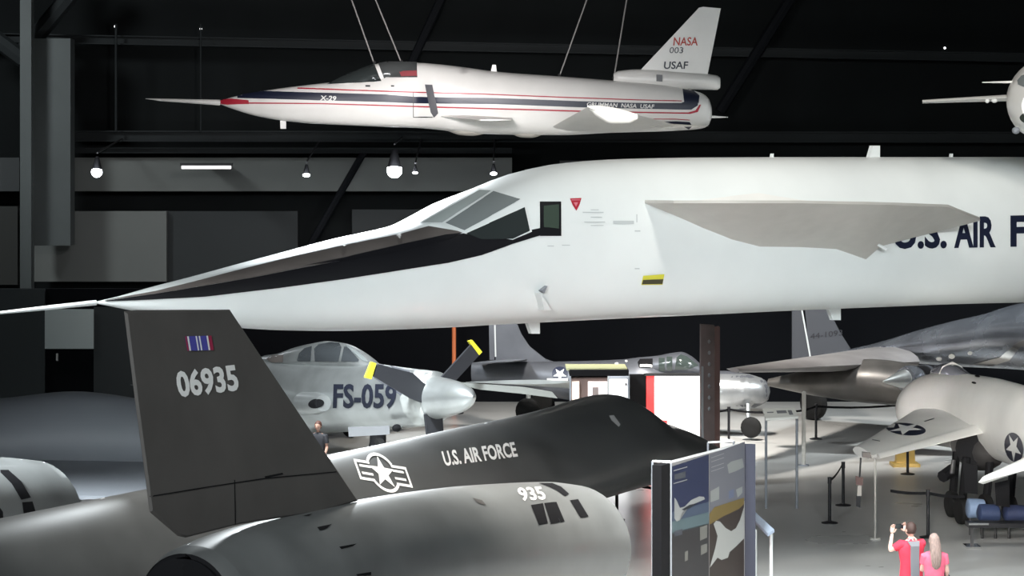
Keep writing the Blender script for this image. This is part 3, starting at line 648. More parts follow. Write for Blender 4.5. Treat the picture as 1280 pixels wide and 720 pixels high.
# ================================================================== silver jet prototype behind the light boxes
MA = Axis((P(962, 490, 73).x, 73), (.975, -.22))
t = T('silver_jet_prototype', 'silver straight-wing jet behind the kiosks, rounded nose at right of brown pylon', 'aircraft', MA.at(-4, 0))
rows = [(962.5, 487, 491, .03), (960, 479, 500, .25), (952, 473, 506, .42), (935, 467.5, 512, .58), (905, 463.5, 515, .66), (870, 464, 516, .7), (840, 463, 514, .7), (800, 447, 511, .68), (780, 449, 508, .66), (735, 451, 503, .6), (682, 452, 495, .48), (640, 452, 484, .3), (590, 453, 476, .12)]
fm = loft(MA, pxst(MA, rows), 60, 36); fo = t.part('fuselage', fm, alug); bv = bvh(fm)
t.part('nose_skin', decal([[(897, 462), (930, 466), (952, 473), (961, 483), (962, 490), (958, 500), (948, 508), (930, 513), (900, 515)]], bv, .012, 6), mat('nose_metal', (.3, .31, .32), .3, metal=.7, var=.1), fo)
cn = loft(MA, pxst(MA, [(795, 447, 470, .2), (822, 444.5, 470, .4), (840, 441, 470, .42), (852, 439.8, 470, .42), (862, 444, 470, .38), (876, 455.5, 470, .25), (884, 463, 470, .1)]), 30, 24)
co = t.part('canopy', cn, alug); bc = bvh(cn, fm)
t.part('canopy_pane', decal([quadpx(823.5, 447.5, 831, 464), quadpx(833.5, 446, 840.5, 463.5), [(843.5, 462), (846, 447), (851, 443), (859, 446), (873, 457), (858, 462)]], bc, .012, 5), mat('greenish_glass', (.035, .045, .042), .1), co)
t.part('side_port', decal([[(797, 453), (800, 449), (816, 448.5), (816, 460), (799, 460)]], bc, .014, 5), blackm, fo)
t.part('side_port_sill', decal([quadpx(800, 456, 815.5, 459)], bc, .02, 5), letw, fo)
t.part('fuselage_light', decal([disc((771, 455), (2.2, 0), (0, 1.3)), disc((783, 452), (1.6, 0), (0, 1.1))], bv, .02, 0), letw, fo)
dM = 75
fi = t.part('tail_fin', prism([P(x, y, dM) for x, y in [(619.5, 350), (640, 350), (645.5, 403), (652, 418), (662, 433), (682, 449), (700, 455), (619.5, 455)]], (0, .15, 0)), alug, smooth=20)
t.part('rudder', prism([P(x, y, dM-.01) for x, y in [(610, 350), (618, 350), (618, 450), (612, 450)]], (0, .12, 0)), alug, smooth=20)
t.part('rudder_gap', prism([P(x, y, dM-.03) for x, y in [(617.6, 404), (619.4, 404), (620.4, 446), (618.6, 446)]], (0, .1, 0)), mat('pale_edge', (.5, .52, .52), .5))
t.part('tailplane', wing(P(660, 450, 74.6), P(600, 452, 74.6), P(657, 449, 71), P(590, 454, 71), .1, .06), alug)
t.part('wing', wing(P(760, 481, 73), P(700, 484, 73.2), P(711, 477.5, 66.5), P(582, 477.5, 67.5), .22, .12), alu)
t.part('wing', wing(P(760, 481, 75), P(690, 484, 75), P(740, 474, 81), P(700, 474, 81), .22, .12), alu)
t.part('aileron', prism([P(x, y, 66.4) for x, y in [(577, 478), (600, 480), (655, 484), (690, 490), (697, 498), (650, 492), (600, 487), (586, 484)]], (0, .08, .0)), mat('grey_green_metal', (.2, .21, .2), .5, metal=.3), smooth=20)
eo = decal([disc((700, 467.5), (10, 0), (0, 9))], bv, .015, 4); t.part('national_insignia', eo, navy, fo)
t.part('insignia_star', decal([star((700, 468), (9, 0), (0, -8))], bv, .02, 4), letw, fo)
t.part('insignia_bar', decal([quadpx(684, 473, 710, 477)], bv, .02, 4), letw, fo)
ng = P(938, 538, 72.4)
t.part('nose_wheel', wheel((ng.x, 72.2, .37), .3, .2, (.3, 1, 0)), rubber); t.part('landing_gear_strut', tube([Vector((ng.x-.05, 72.4, .37)), Vector((ng.x-.05, 72.6, 1.0))], .06, 8), alu)
for d_ in (75.6, 77.6):
    q_ = MA.at(-7.5, 0, 73.5-d_); t.part('wheel', wheel((q_.x, q_.y, .4), .4, .25, MA.n), rubber); t.part('landing_gear_strut', tube([Vector((q_.x, q_.y, .4)), Vector((q_.x, q_.y, 1.3))], .07, 8), alu)

# ================================================================== polished bomber at the right
BA = Axis((P(1280, 420, 70).x, 70), (.6, -.8))
t = T('polished_bomber', 'polished silver bomber behind the white jet, tall grey fin and long dark wing', 'aircraft', BA.at(-2, 0))
rows = [(1035, 441, 447, .1), (1065, 436, 449, .35), (1110, 425.5, 452, .7), (1160, 410.5, 455, 1.0), (1200, 400, 458, 1.2), (1240, 391, 460, 1.3), (1280, 379, 462, 1.4), (1340, 372, 470, 1.5), (1400, 372, 478, 1.5), (1480, 385, 482, 1.2), (1530, 420, 470, .5)]
fb = loft(BA, pxst(BA, rows), 60, 40); fo = t.part('fuselage', fb, alud); bv = bvh(fb)
t.part('national_insignia', decal([disc((1105, 441), (8, 0), (0, 8))], bv, .015, 4), navy, fo)
t.part('insignia_star', decal([star((1105, 440), (7.5, 0), (0, -8)), [(1108, 444), (1126, 440), (1127, 444), (1108, 447)]], bv, .025, 4), letw, fo)
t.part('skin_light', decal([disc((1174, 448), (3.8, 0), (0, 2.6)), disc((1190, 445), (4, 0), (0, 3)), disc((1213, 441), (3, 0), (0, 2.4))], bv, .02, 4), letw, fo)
t.part('skin_highlight', decal([[(1215, 455), (1250, 446), (1272, 428), (1290, 420), (1290, 428), (1276, 434), (1262, 450), (1240, 457)]], bv, .02, 5), chrome, fo)  # chrome patch shaped as the bright highlight low on the skin
tp = P(1030, 430, 77)
t.part('tail_fin', prism([P(x, y, 77) for x, y in [(1003, 350), (1030, 350), (1040, 395), (1050, 415), (1064, 437), (1064, 447), (1012, 447)]], (0, .15, 0)), mat('dark_grey_fin', (.045, .047, .055), .5), smooth=20)
t.part('rudder', prism([P(x, y, 76.98) for x, y in [(990, 350), (1001, 350), (1004, 392), (1012, 447), (990, 450)]], (0, .12, 0)), mat('dark_grey_fin', (.045, .047, .055), .5), smooth=20)
t.part('rudder_gap', prism([P(x, y, 76.95) for x, y in [(1001.5, 388), (1003.5, 388), (1014, 447), (1012, 447)]], (0, .1, 0)), MATS['pale_edge'])
pl = lambda x, y: onp(x, y, Vector((0, 77, 0)), Vector((0, 1, 0)))
t.part('tail_number', text('44-1093', (1013, 424), (40, -5), (0, -7), None, .02, 0, .0, pl), mat('faint_dark', (.012, .012, .016), .6))
t.part('wing', wing(P(1150, 452, 71.5), P(1060, 441, 76), P(924, 463.5, 63), P(908, 461, 65), .7, .12), mat('dull_wing_metal', (.21, .2, .2), .45, metal=.35, var=.15, scale=1))
t.part('wing_belly_fairing', loft(Axis((P(1080, 0, 69).x, 69), (.96, -.28)), [(-2.6, 1.95, 1.75, .2), (-1.2, 2.3, 1.5, .6), (.2, 2.55, 1.35, .9), (1.6, 2.4, 1.3, .9), (3.2, 2.1, 1.5, .4)], 20, 20), mat('dark_bronze_metal', (.085, .08, .075), .4, metal=.5, var=.3, scale=1.5))
e0 = P(1104, 477, 66); e1 = P(1131, 474, 66.6); e2 = P(1146, 473, 67); e3 = P(1170, 471, 68)
k = 66/F
t.part('propeller_spinner', tube([e0, e0.lerp(e1, .4), e0.lerp(e1, .8), e1], [.02, 6*k, 10.5*k, 12*k], 20), alu)
t.part('engine_ring', tube([e1, e1.lerp(e2, .3), e1.lerp(e2, .6), e2], [15*k, 17*k, 17*k, 14*k], 24), alud)
t.part('engine_cowling', tube([e2, e2.lerp(e3, .5), e3], [15*k, 17*k, 15*k], 20), blackm)
t.part('cowling_band', tube([e2.lerp(e3, .28), e2.lerp(e3, .42)], [17*k, 17.3*k], 20), alud)
gx = P(1017, 480, 78).x
for xx, yy in ((gx, 78), (P(1150, 0, 72).x, 72), (P(1330, 0, 62).x, 62)):
    t.part('wheel', wheel((xx, yy, .5), .5, .35, (.8, .6, 0)), rubber); t.part('landing_gear_strut', tube([Vector((xx, yy, .5)), Vector((xx, yy, 2.1))], .15, 8), blackm)

# ================================================================== white swept jet at the right
WA = Axis((10.9, 48), (-.045, 1))
t = T('white_swept_jet', 'white swept-wing navy-style jet seen from behind at the right edge, star on wing', 'aircraft', WA.at(6, 0))
fw = loft(WA, [(-2, 2.95, 1.75, .4), (0, 3.1, 1.6, .55), (3, 3.2, 1.5, .58), (7, 3.15, 1.4, .52), (10.5, 3.0, 1.25, .54), (12.2, 2.9, 1.15, .74, 2, 2, .5, -.1), (13.3, 2.78, 1.1, .9, 2, 2, .5, -.16), (14.6, 2.45, 1.2, .75, 2, 2, .5, -.12), (15.8, 1.95, 1.4, .15)], 60, 40)
fo = t.part('fuselage', fw, white2); bv = bvh(fw)
cn = loft(Axis((10.35, 60), (-.045, 1)), [(-1.8, 2.95, 2.6, .1), (-.8, 3.04, 2.6, .24), (.2, 3.1, 2.6, .28), (1.4, 3.0, 2.5, .25), (2.2, 2.8, 2.4, .1)], 24, 24)
co = t.part('canopy', cn, mat('bright_canopy_glass', (.35, .36, .42), .06, coat=.6))
t.part('canopy_frame', tube([Vector((10.06, 60.2, 2.85)), Vector((10.14, 60.2, 3.02)), Vector((10.35, 60.2, 3.13)), Vector((10.56, 60.2, 3.02)), Vector((10.64, 60.2, 2.85))], .03, 8), white2, co)
t.part('wing_fillet', wing(P(1143, 513, 60.8), P(1237, 527, 56.4), P(1187, 484, 59.4), P(1242, 499, 55.4), .3, .3), white2)
t.part('spine_port', decal([disc((1218, 479), (3, .5), (0, 1.4)), disc((1222, 471), (3.4, .6), (0, 1.2))], bv, .015, 3), blackm, fo)
LE0 = P(1145, 512, 60.8); LE1 = P(1066, 562, 54.3); TE1 = P(1091, 569.5, 53.0); TE0 = P(1242, 526, 56.4)
wv = wing(LE0, TE0, LE1, TE1, .28, .2, n=10); wo = t.part('wing', wv, white2); bw = bvh(wv)
t.part('wing', wing(Vector((11.3, 60.8, 1.95)), Vector((11.4, 56.2, 2.05)), Vector((14.8, 55.5, 1.7)), Vector((14.6, 54, 1.7)), .28, .2), white2)
t.part('wing_insignia', decal([disc((1132.5, 537), (24, 0), (6.5, 8))], bw, .012, 5), navy, wo)
t.part('insignia_star', decal([star((1132.5, 536.8), (23, -1), (4.5, -8))], bw, .02, 5), letw, wo)
t.part('wing_mark', decal([[(1155, 527), (1168, 523), (1168, 524), (1156, 528)], [(1090, 549.5), (1100, 551.5), (1100, 552.4), (1090, 550.6)]], bw, .012, 5), navy, wo)
t.part('wing_trailing_flap', wing(TE0+Vector((0, 0, .02)), TE0+Vector((.0, -1.1, -.05)), TE1.lerp(TE0, .03), TE1.lerp(TE0, .03)+Vector((0, -.45, -.03)), .14, .1), white2)
t.part('tip_fitting', prism([P(x, y, 53.1) for x, y in [(1078, 565), (1088, 566), (1090, 573), (1078, 572)]], (0, .1, 0)), taupe)
t.part('tailplane', wing(P(1235, 598, 47.3), P(1223, 603, 46.9), P(1330, 552, 49.6), P(1330, 575, 48), .15, .28), white2)
t.part('side_insignia', decal([disc((1268, 559), (12, 3), (0, 18))], bv, .012, 5), navy, fo)
t.part('insignia_star', decal([star((1268, 559), (10, 3), (0, -18)), [(1247, 560), (1259, 566), (1259, 571), (1247, 565)]], bv, .02, 5), letw, fo)
ix = P(1215, 560, 55.5)
t.part('wheel_well', tube([ix+Vector((0, 0, 0)), ix+Vector((0, .3, 0))], [.36, .3], 20), blackm)
t.part('belly_tank', ball(ix+Vector((.35, 1.2, -.1)), .55, 1.6, .5, 16, 10), mat('dark_belly', (.03, .028, .028), .5))
for px, d, r in ((1190, 56.5, .3), (1232, 55.3, .34), (1262, 55.8, .3), (1202, 55.4, .3)):
    x = P(px, 600, d).x; t.part('wheel', wheel((x, d, r), r, .22, (1, .2, 0)), rubber); t.part('landing_gear_strut', tube([Vector((x, d, r)), Vector((x+.1, d, 1.45))], .09, 8), blackm)
t.part('gear_door', prism([P(x, y, 54) for x, y in [(1204, 578), (1222, 582), (1222, 618), (1206, 616)]], (0, .05, 0)), blackm)
t.part('gear_door', prism([P(x, y, 53) for x, y in [(1244, 604), (1262, 600), (1262, 634), (1246, 632)]], (0, .05, 0)), blackm)
t.part('tie_down_arm', tube([P(1178, 596, 55), P(1192, 586, 55.3)], .13, 8), blackm)
t.part('gear_actuator', tube([P(1192, 575, 55), P(1190, 592, 55)], .05, 8), steel)

# ================================================================== grey aircraft body at the left
LA = Axis((-10, 52), (1, 0.05))
t = T('rounded_grey_aircraft', 'smooth light grey aircraft tail body behind the black jet at the left edge', 'aircraft', LA.at(1, 0))
fl = loft(LA, pxst(LA, [(-200, 508, 600, 1.3), (0, 498, 606, 1.3), (90, 489.5, 606, 1.25), (165, 497.5, 600, 1.1), (215, 515, 595, .8), (255, 545, 580, .3), (262, 555, 566, .1)]), 40, 40)
t.part('fuselage', fl, greyp)
t.part('wing', wing(P(-60, 572, 52), P(270, 572, 52.5), P(-60, 622, 45.5), P(190, 622, 46.5), .25, .1), greyp)
for x, y in ((-12, 51), (-9, 53), (-7, 51)): t.part('wheel', wheel((x, y, .4), .4, .25, (0, 1, 0)), rubber); t.part('landing_gear_strut', tube([Vector((x, y, .4)), Vector((x, y, 1.6))], .08, 8), alu)

# ================================================================== exhibits
def lightm(n, c, e): return mat(n, c, emit=e)
dl = 66
t = T('illuminated_display_wall', 'glowing white backlit display wall with red stripe behind the brown pylon', 'display', (P(830, 0, dl).x, dl, 0))
zt = zat(469, dl)
def fl_(x0, x1, y0=None, y1=None, d=dl, th=.3):
    a = P(x0, 0, d).x; b = P(x1, 0, d).x; return box(a, d, 0 if y1 is None else zat(y1, d), b, d+th, zt if y0 is None else zat(y0, d))
t.part('backing', fl_(787, 877, d=dl+.12), blackm); t.part('side_panel', fl_(788, 808, d=dl-.02, th=.1), blackm)
t.part('lit_panel', fl_(818, 875, y0=470, d=dl, th=.1), lightm('white_backlight', (1, .985, .96), 1.25))
t.part('red_stripe', fl_(808, 818, y0=470, d=dl-.03, th=.12), lightm('red_backlight', (.9, .05, .05), 1.0))
t.part('red_foot', fl_(818, 834, y0=525.5, y1=531, d=dl-.04, th=.05), lightm('red_backlight', (.9, .05, .05), 1.0))
t.part('top_rail', fl_(806, 877, y0=467.5, y1=470, d=dl-.05, th=.3), steel)
dk_ = 64
t = T('white_kiosk', 'dark-roofed kiosk with lit white wall panels left of the red stripe', 'kiosk', (P(750, 0, dk_).x, dk_, 0))
def kb(x0, x1, y0, y1, d, m, nm, th=.15): return t.part(nm, (lambda a, b: box(a.x, d, max(0, a.z) if y1 < 590 else 0, b.x, d+th, b.z))(P(x0, y1, d), P(x1, y0, d)), m)
kb(712, 786, 463, 470, 64, blackm, 'roof_fascia', 1.6); kb(708, 784, 460.5, 463, 64.30, mat('olive_lit_roof', (.3, .3, .17), .6), 'roof', 1.4)
kb(714, 760, 472, 620, 64.05, mat('brown_partition', (.12, .08, .07), .6), 'inner_wall', .6)
kb(715, 724, 477, 620, 64, lightm('warm_backlight', (1, .84, .72), .95), 'lit_panel', .04)
kb(735, 759, 477, 620, 63.98, lightm('pinkish_backlight', (.95, .84, .83), .85), 'lit_panel', .04)
kb(740.5, 748, 484, 500, 63.95, mat('panel_picture', (.25, .2, .19), .6), 'picture', .03)
kb(761, 786, 474, 620, 63.90, lightm('cool_backlight', (.93, .9, .92), .92), 'lit_panel', .04)
kb(759.5, 761.5, 471, 620, 63.85, MATS['pale_edge'], 'corner_post', .1); kb(784.5, 787, 471, 620, 63.85, greyp, 'corner_post', .1); kb(712, 714, 471, 620, 63.85, greyp, 'corner_post', .1)
kb(781.5, 783.5, 479, 482, 63.88, blackm, 'switch', .02)
dk2 = 62; x0 = P(876, 0, dk2).x; x1 = P(892, 0, dk2).x; x2 = P(899.5, 0, dk2).x; zz = zat(406, dk2)
t = T('brown_pylon', 'tall dark brown pylon standing between the lit display and silver nose', 'pylon', (x1, dk2, 0))
t.part('front_face', prism([Vector((x0, dk2-.03, 0)), Vector((x1, dk2-.35, 0)), Vector((x1, dk2-.35, zz)), Vector((x0, dk2-.03, zz))], (0, .4, 0)), mat('dark_brown_board', (.065, .045, .042), .6, var=.2, scale=2), smooth=0)
t.part('side_face', prism([Vector((x1, dk2-.35, 0)), Vector((x2, dk2-.1, 0)), Vector((x2, dk2-.1, zz-.05)), Vector((x1, dk2-.35, zz-.05))], (0, .4, 0)), mat('reddish_brown_board', (.17, .095, .085), .6), smooth=0)
t.part('edge_strip', box(x0+.01, dk2-.1, 0, x0+.06, dk2-.02, zz-1), greym)
for i in range(7): t.part('board_mark', ball((x0+.18, dk2-.3, 1.9+i*.27), .035, .02, .05, 8, 6), greym)
# graphic panel in the foreground
pa = Vector((2.38, 40.8, 0)); pb = Vector((4.00, 43.97, 0)); pd = (pb-pa).normalized(); pn = Vector((pd.y, -pd.x, 0)); ph = 3.0
t = T('graphic_info_panel', 'tall free-standing blue and grey aviation graphic panel in the foreground', 'info panel', (pa+pb)/2)
pz = zat(582, 40.8)
pf = pa+pd*.36
board = prism([pf, pb, pb+Vector((0, 0, pz)), pf+Vector((0, 0, pz))], -pn*.14)
bo = t.part('board', board, mat('panel_body', (.2, .2, .2), .5), smooth=0)
t.part('board_edge', prism([pa, pf-pd*.01, pf-pd*.01+Vector((0, 0, pz)), pa+Vector((0, 0, pz))], -pn*.16), blackm, smooth=0)
pg = lambda x, y: onp(x, y, pa, pn)
def art(name, polys, m, off): return t.part(name, decal(polys, None, off, 0, pg), m, bo, smooth=0)
def dc(n, c): return mat('print_'+n, tuple(q*.5 for q in c), .5, spec=.25)
art('navy_print', [[(840, 583), (886, 568), (886, 640), (840, 650)]], dc('navy', (.03, .04, .095)), .02)
art('horizon_print', [[(840, 650), (886, 640), (886, 655), (840, 668)]], dc('haze', (.13, .19, .21)), .02)
art('haze_print', [[(840, 640), (886, 627), (886, 640), (840, 652)]], dc('haze2', (.08, .11, .17)), .025)
art('dark_print', [[(840, 666), (886, 654), (886, 720), (840, 720), (840, 760), (886, 745), (886, 700)][:3]+[(886, 745), (840, 760)]], dc('dark', (.045, .043, .045)), .02)
art('lilac_print', [[(887, 568), (931, 552), (931, 626), (887, 644)]], dc('lilac', (.2, .205, .235)), .02)
art('gold_print', [[(887, 642), (893, 634), (930, 622), (930, 630), (924, 636), (905, 645), (893, 652), (887, 656)]], dc('gold', (.22, .16, .055)), .03)
art('brown_print', [[(887, 644), (930, 628), (930, 735), (887, 745)]], dc('brown', (.055, .042, .036)), .024)
art('white_delta_picture', [[(892, 655), (895, 651), (900, 652), (907, 660), (914, 664), (920, 660), (925, 650), (930, 634), (930, 673), (920, 683), (912, 690), (910, 697), (902, 700), (897, 697), (887, 710), (894, 685), (897, 670)]], dc('white', (.48, .49, .47)), .034)
art('white_jet_picture', [[(843, 622), (845, 624), (850, 635), (856, 633), (864, 625), (874, 620.5), (880, 621), (881, 624), (872, 628), (862, 632), (853, 640), (850, 650), (846, 652), (843, 648)]], dc('pale', (.4, .42, .42)), .03)
art('jet_shadow_picture', [[(852, 637), (862, 631), (872, 629), (862, 635), (855, 638)]], dc('shade', (.03, .035, .045)), .036)
art('landscape_picture', [[(909, 581), (914, 577), (928, 573), (930, 584), (920, 589), (911, 592)], [(888, 614), (899, 608), (899, 624), (888, 628)], [(920, 612), (928, 608), (928, 616), (922, 622)]], dc('pale2', (.36, .38, .37)), .03)
art('small_picture', [[(911, 614), (917.5, 611), (917.5, 621), (911, 624)]], dc('blueish', (.17, .2, .3)), .03)
art('small_picture', [[(875, 659), (884, 656), (884, 672), (875, 676)], [(876, 682), (884, 679), (884, 690), (876, 694)], [(856, 690), (860, 688), (860, 700), (856, 702)]], dc('greyish', (.22, .22, .2)), .03)
def ln(x0, y0, x1, y1, w=1.1): return [(x0, y0), (x1, y1), (x1, y1+w), (x0, y0+w)]
art('caption_line', [ln(842, 588, 859, 583), ln(842, 604, 859, 599), ln(889, 572, 905, 566.5, .8), ln(889, 577, 905, 571.5, .8), ln(889, 584, 905, 578.5, .8), ln(889, 589, 905, 583.5, .8)], dc('caption', (.42, .43, .45)), .03)
art('caption_block', [[(843, 593), (857, 589), (857, 597), (843, 600)], [(843, 664), (853, 661), (853, 668), (843, 671)]], dc('caption2', (.09, .1, .12)), .03)
t.part('edge_trim', prism([pf, pf+pd*.02, pf+pd*.02+Vector((0, 0, pz)), pf+Vector((0, 0, pz))], pn*.02), greyp)
qa = pb+pd*.02; qe = qa+Vector((.17, -.05, 0))
t.part('end_panel', prism([qa, qe, qe+Vector((0, 0, pz)), qa+Vector((0, 0, pz))], -pn*.1), mat('end_panel_navy', (.015, .016, .028), .5), smooth=0)
t.part('end_panel_picture', prism([P(x, y, 44.0) for x, y in [(932, 593), (941, 594), (941, 597), (936, 596), (932, 595)]], (0, .05, 0)), letw)
# white tube frame behind it
t = T('white_tube_frame', 'thin white rectangular frame rising behind the blue graphic panel', 'frame', (P(822, 0, 43).x, 43, 0))
f0 = P(815.5, 576.5, 43); f1 = P(846, 577.5, 43)
t.part('upright', tube([Vector((f0.x, 43, 0)), f0], .02, 8), greyp); t.part('upright', tube([Vector((f1.x, 43, 0)), f1], .02, 8), greyp); t.part('top_bar', tube([f0, f1], .02, 8), white)
t = T('white_tube_frame', 'low thin white frame just above the grey half of the graphic panel', 'frame', (P(895, 0, 47).x, 47, 0))
f0 = P(885, 553, 47); f1 = P(917, 551.5, 47); f2 = P(900, 548, 47)
t.part('upright', tube([Vector((f0.x, 47, 0)), f0], .02, 8), greyp); t.part('upright', tube([Vector((f1.x, 47, 0)), f1], .02, 8), greyp); t.part('top_bar', tube([f0, f1], .02, 8), white); t.part('top_bar', tube([f2, f1], .02, 8), white)
# red neon-lit case behind panel
t = T('red_lit_case', 'narrow red-glowing case partly hidden behind the left edge of graphic panel', 'display case', (P(825, 0, 44).x, 44, 0))
cx = P(824, 0, 44).x
t.part('case', box(cx-.02, 44, 0, cx+.3, 44.3, 1.5), mat('pink_case', (.45, .2, .19), .5), smooth=0)
t.part('glow_tube', tube([Vector((cx+.03, 43.95, .5)), Vector((cx+.03, 43.95, 1.35))], .012, 6), lightm('red_glow', (1, .12, .1), 3))
l = bpy.data.lights.new('red_light', 'POINT'); l.energy = 55; l.color = (1, .25, .2); l.shadow_soft_size = .15
o = bpy.data.objects.new('red_light', l); C.objects.link(o); o.parent = t.o; o.location = (-.35, -.5, 1.0)
# reader stands
def reader(label, pts, d, legs, m, frame=greyp, th=.05, grp=None):
    t = T('reader_stand', label, 'sign', (P(sum(p[0] for p in pts)/4, 0, d).x, d, 0))
    ds = [d+.25, d+.25, d-.2, d-.2]; q = [P(x, y, dd) for (x, y), dd in zip(pts, ds)]
    t.part('sign_board', prism(q, (0, 0, -th)), m, smooth=0)
    for lx in legs:
        b = P(lx, pts[2][1], d); t.part('leg', tube([Vector((b.x, d, 0)), b], .03, 8), frame)
    return t, q
t, q = reader('white tilted text sign on two legs in front of the silver jet nose', [(953, 510.5), (993, 509.5), (998, 520.5), (957, 523)], 58, (957.5, 996), mat('white_sign', (.6, .6, .56), .5))
def lerp2(a, b, c, d, u, v): return (a.lerp(b, u)).lerp(d.lerp(c, u), v)
for k_, (u, v, ww, hh) in enumerate(((.4, .3, .3, .3), (.75, .3, .12, .5), (.1, .4, .2, .1))):
    t.part('printed_text', prism([lerp2(*q, u, v)+Vector((0, 0, .004)), lerp2(*q, u+ww, v)+Vector((0, 0, .004)), lerp2(*q, u+ww, v+hh)+Vector((0, 0, .004)), lerp2(*q, u, v+hh)+Vector((0, 0, .004))], (0, 0, .004)), greym)
t, q = reader('blue-grey tilted sign on thin legs right of the graphic panel', [(935, 642), (943, 639), (968, 662), (960, 667)], 44.5, (944, 964), mat('blue_grey_sign', (.13, .16, .2), .4), mat('pale_leg', (.45, .47, .47), .4))
b = P(1004.5, 582, 57)
t = T('tall_thin_post', 'tall thin pale post beside the white tilted sign', 'post', (b.x, 57, 0))
dp_ = F*H/(582-HOR); b = P(1004.5, 582, dp_); t.L = Vector((b.x, dp_, 0)); t.o.location = t.L
t.part('pole', tube([b, P(1005, 492, dp_)], .055, 10), mat('pale_post', (.42, .41, .38), .5)); t.part('base', tube([b, b+Vector((0, 0, .03))], .14, 16), greyp); t.part('cap', ball(P(1005, 491.5, dp_), .06, n=10, m=6), MATS['pale_post'])
for px, d, z0, z1, lb in ((1094, 56, 1, 573, 'thin pale support prop under the white wing tip'), ):
    b = P(px, 600, d); t = T('support_prop', lb, 'prop', (b.x, 53.2, 0)); x = P(px, 600, 53.2).x
    t.L = Vector((x, 53.2, 0)); t.o.location = t.L
    t.part('pole', tube([Vector((x, 53.2, 0)), Vector((x, 53.2, zat(573, 53.2)))], .022, 8), mat('dull_post', (.3, .29, .27), .5)); t.part('foot', tube([Vector((x, 53.2, 0)), Vector((x, 53.2, .03))], .12, 14), MATS['pale_post'])
b = P(567.5, 0, 80); t = T('orange_pole', 'slim orange vertical pole behind the propeller blade', 'pole', (b.x, 80, 0))
t.part('pole', tube([Vector((b.x, 80, 0)), Vector((b.x, 80, 6))], .065, 10), mat('orange_paint', (.62, .17, .06), .5)); t.part('base', tube([Vector((b.x, 80, 0)), Vector((b.x, 80, .05))], .3, 16), steel)
# warning streamer under the wing tip
t = T('warning_streamer', 'brown and white warning streamer hanging under the white wing tip', 'streamer', P(1074, 634, 53.3))
t.part('cord', tube([P(1076, 572, 53.2), P(1074.5, 597, 53.2)], .02, 6), steel)
t.part('tag', prism([P(x, y, 53.2) for x, y in [(1069.5, 595), (1079, 597), (1078.5, 607), (1070, 606)]], (0, .03, 0)), mat('brown_tag', (.09, .045, .04), .6))
t.part('ribbon', prism([P(x, y, 53.2) for x, y in [(1072, 607), (1077, 607), (1077, 620), (1071.5, 620)]], (0, .03, 0)), mat('pale_tag', (.36, .33, .3), .6))
t.part('ribbon_end', prism([P(x, y, 53.2) for x, y in [(1070.5, 620), (1076, 620), (1075.5, 635), (1070, 633)]], (0, .03, 0)), blackp)
# yellow chock stand
t = T('yellow_stand', 'small mustard yellow stand on the floor beneath the bomber engine', 'stand', (P(1132, 0, 66).x, 66, 0)); x = P(1132, 0, 66).x
t.part('frame', prism([Vector((x-.25, 66, 0)), Vector((x+.25, 66, 0)), Vector((x+.2, 66, 1.3)), Vector((x+.05, 66, 1.35)), Vector((x-.15, 66, 1.0))], (0, .3, 0)), mat('mustard', (.4, .27, .07), .5), smooth=0); t.part('foot', box(x-.35, 65.8, 0, x+.35, 66.5, .08), mat('mustard', (.4, .27, .07), .5))
# ------------------------------------------------------------------ rope stanchions
smesh = {}
def stanchion(px, yb, label, belts=(), top=None):
    d = F*H/(yb-HOR); x = P(px, yb, d).x
    t = T('belt_stanchion', label, 'stanchion', (x, d, 0), 'black belt barrier posts')
    if not smesh:
        a = t.part('base', tube([t.L, t.L+Vector((0, 0, .02)), t.L+Vector((0, 0, .05))], [.18, .18, .05], 20), blackp)
        b = t.part('post', tube([t.L, t.L+Vector((0, 0, .95))], .036, 12), blackp)
        c = t.part('head', tube([t.L+Vector((0, 0, .86)), t.L+Vector((0, 0, 1.0))], .045, 12), blackp); smesh.update(base=a, post=b, head=c)
    else:
        for k, s in smesh.items(): o = s.copy(); C.objects.link(o); o.parent = t.o
    for (bx, by) in belts:
        dd = (by-HOR); D2 = F*(H-.93)/dd; e = P(bx, by, D2)
        a = t.L+Vector((0, 0, .93)); pts = [a.lerp(e, u)+Vector((0, 0, -.06*4*u*(1-u)*min(1, (e-a).length/2))) for u in (0, .2, .4, .6, .8, 1)]
        V = []; 
        for p_ in pts: V += [p_+Vector((0, 0, .03)), p_-Vector((0, 0, .03)), p_-Vector((0, .012, .03)), p_+Vector((0, -.012, .03))]
        Fc = []
        for i in range(len(pts)-1):
            for k in range(4): Fc.append([i*4+k, i*4+(k+1) % 4, i*4+4+(k+1) % 4, i*4+4+k])
        Fc += [[0, 1, 2, 3], [len(V)-4+k for k in range(4)][::-1]]
        t.part('belt', (V, Fc), blackm, smooth=0)
    return t
stanchion(1037, 654, 'black belt stanchion furthest left in the open floor, nearer of the pair', [(1053, 580)])
stanchion(1054, 632, 'black belt stanchion just behind and right of the left one of the pair')
stanchion(1160, 672, 'black belt stanchion directly behind the two red-shirted visitors', [(1113, 613.5), (1206, 621)])
stanchion(1134.5, 593, 'black stanchion under the white wing between tip and fuselage')
stanchion(1020, 549, 'black stanchion right of the tall thin pale post', [(985, 514), (1130, 505.5)])
stanchion(911, 553, 'black stanchion just right of the brown pylon', [(890, 514.5), (965, 515)])
stanchion(771, 650, 'black barrier post between black jet engine and graphic panel', [(828, 611)]) 
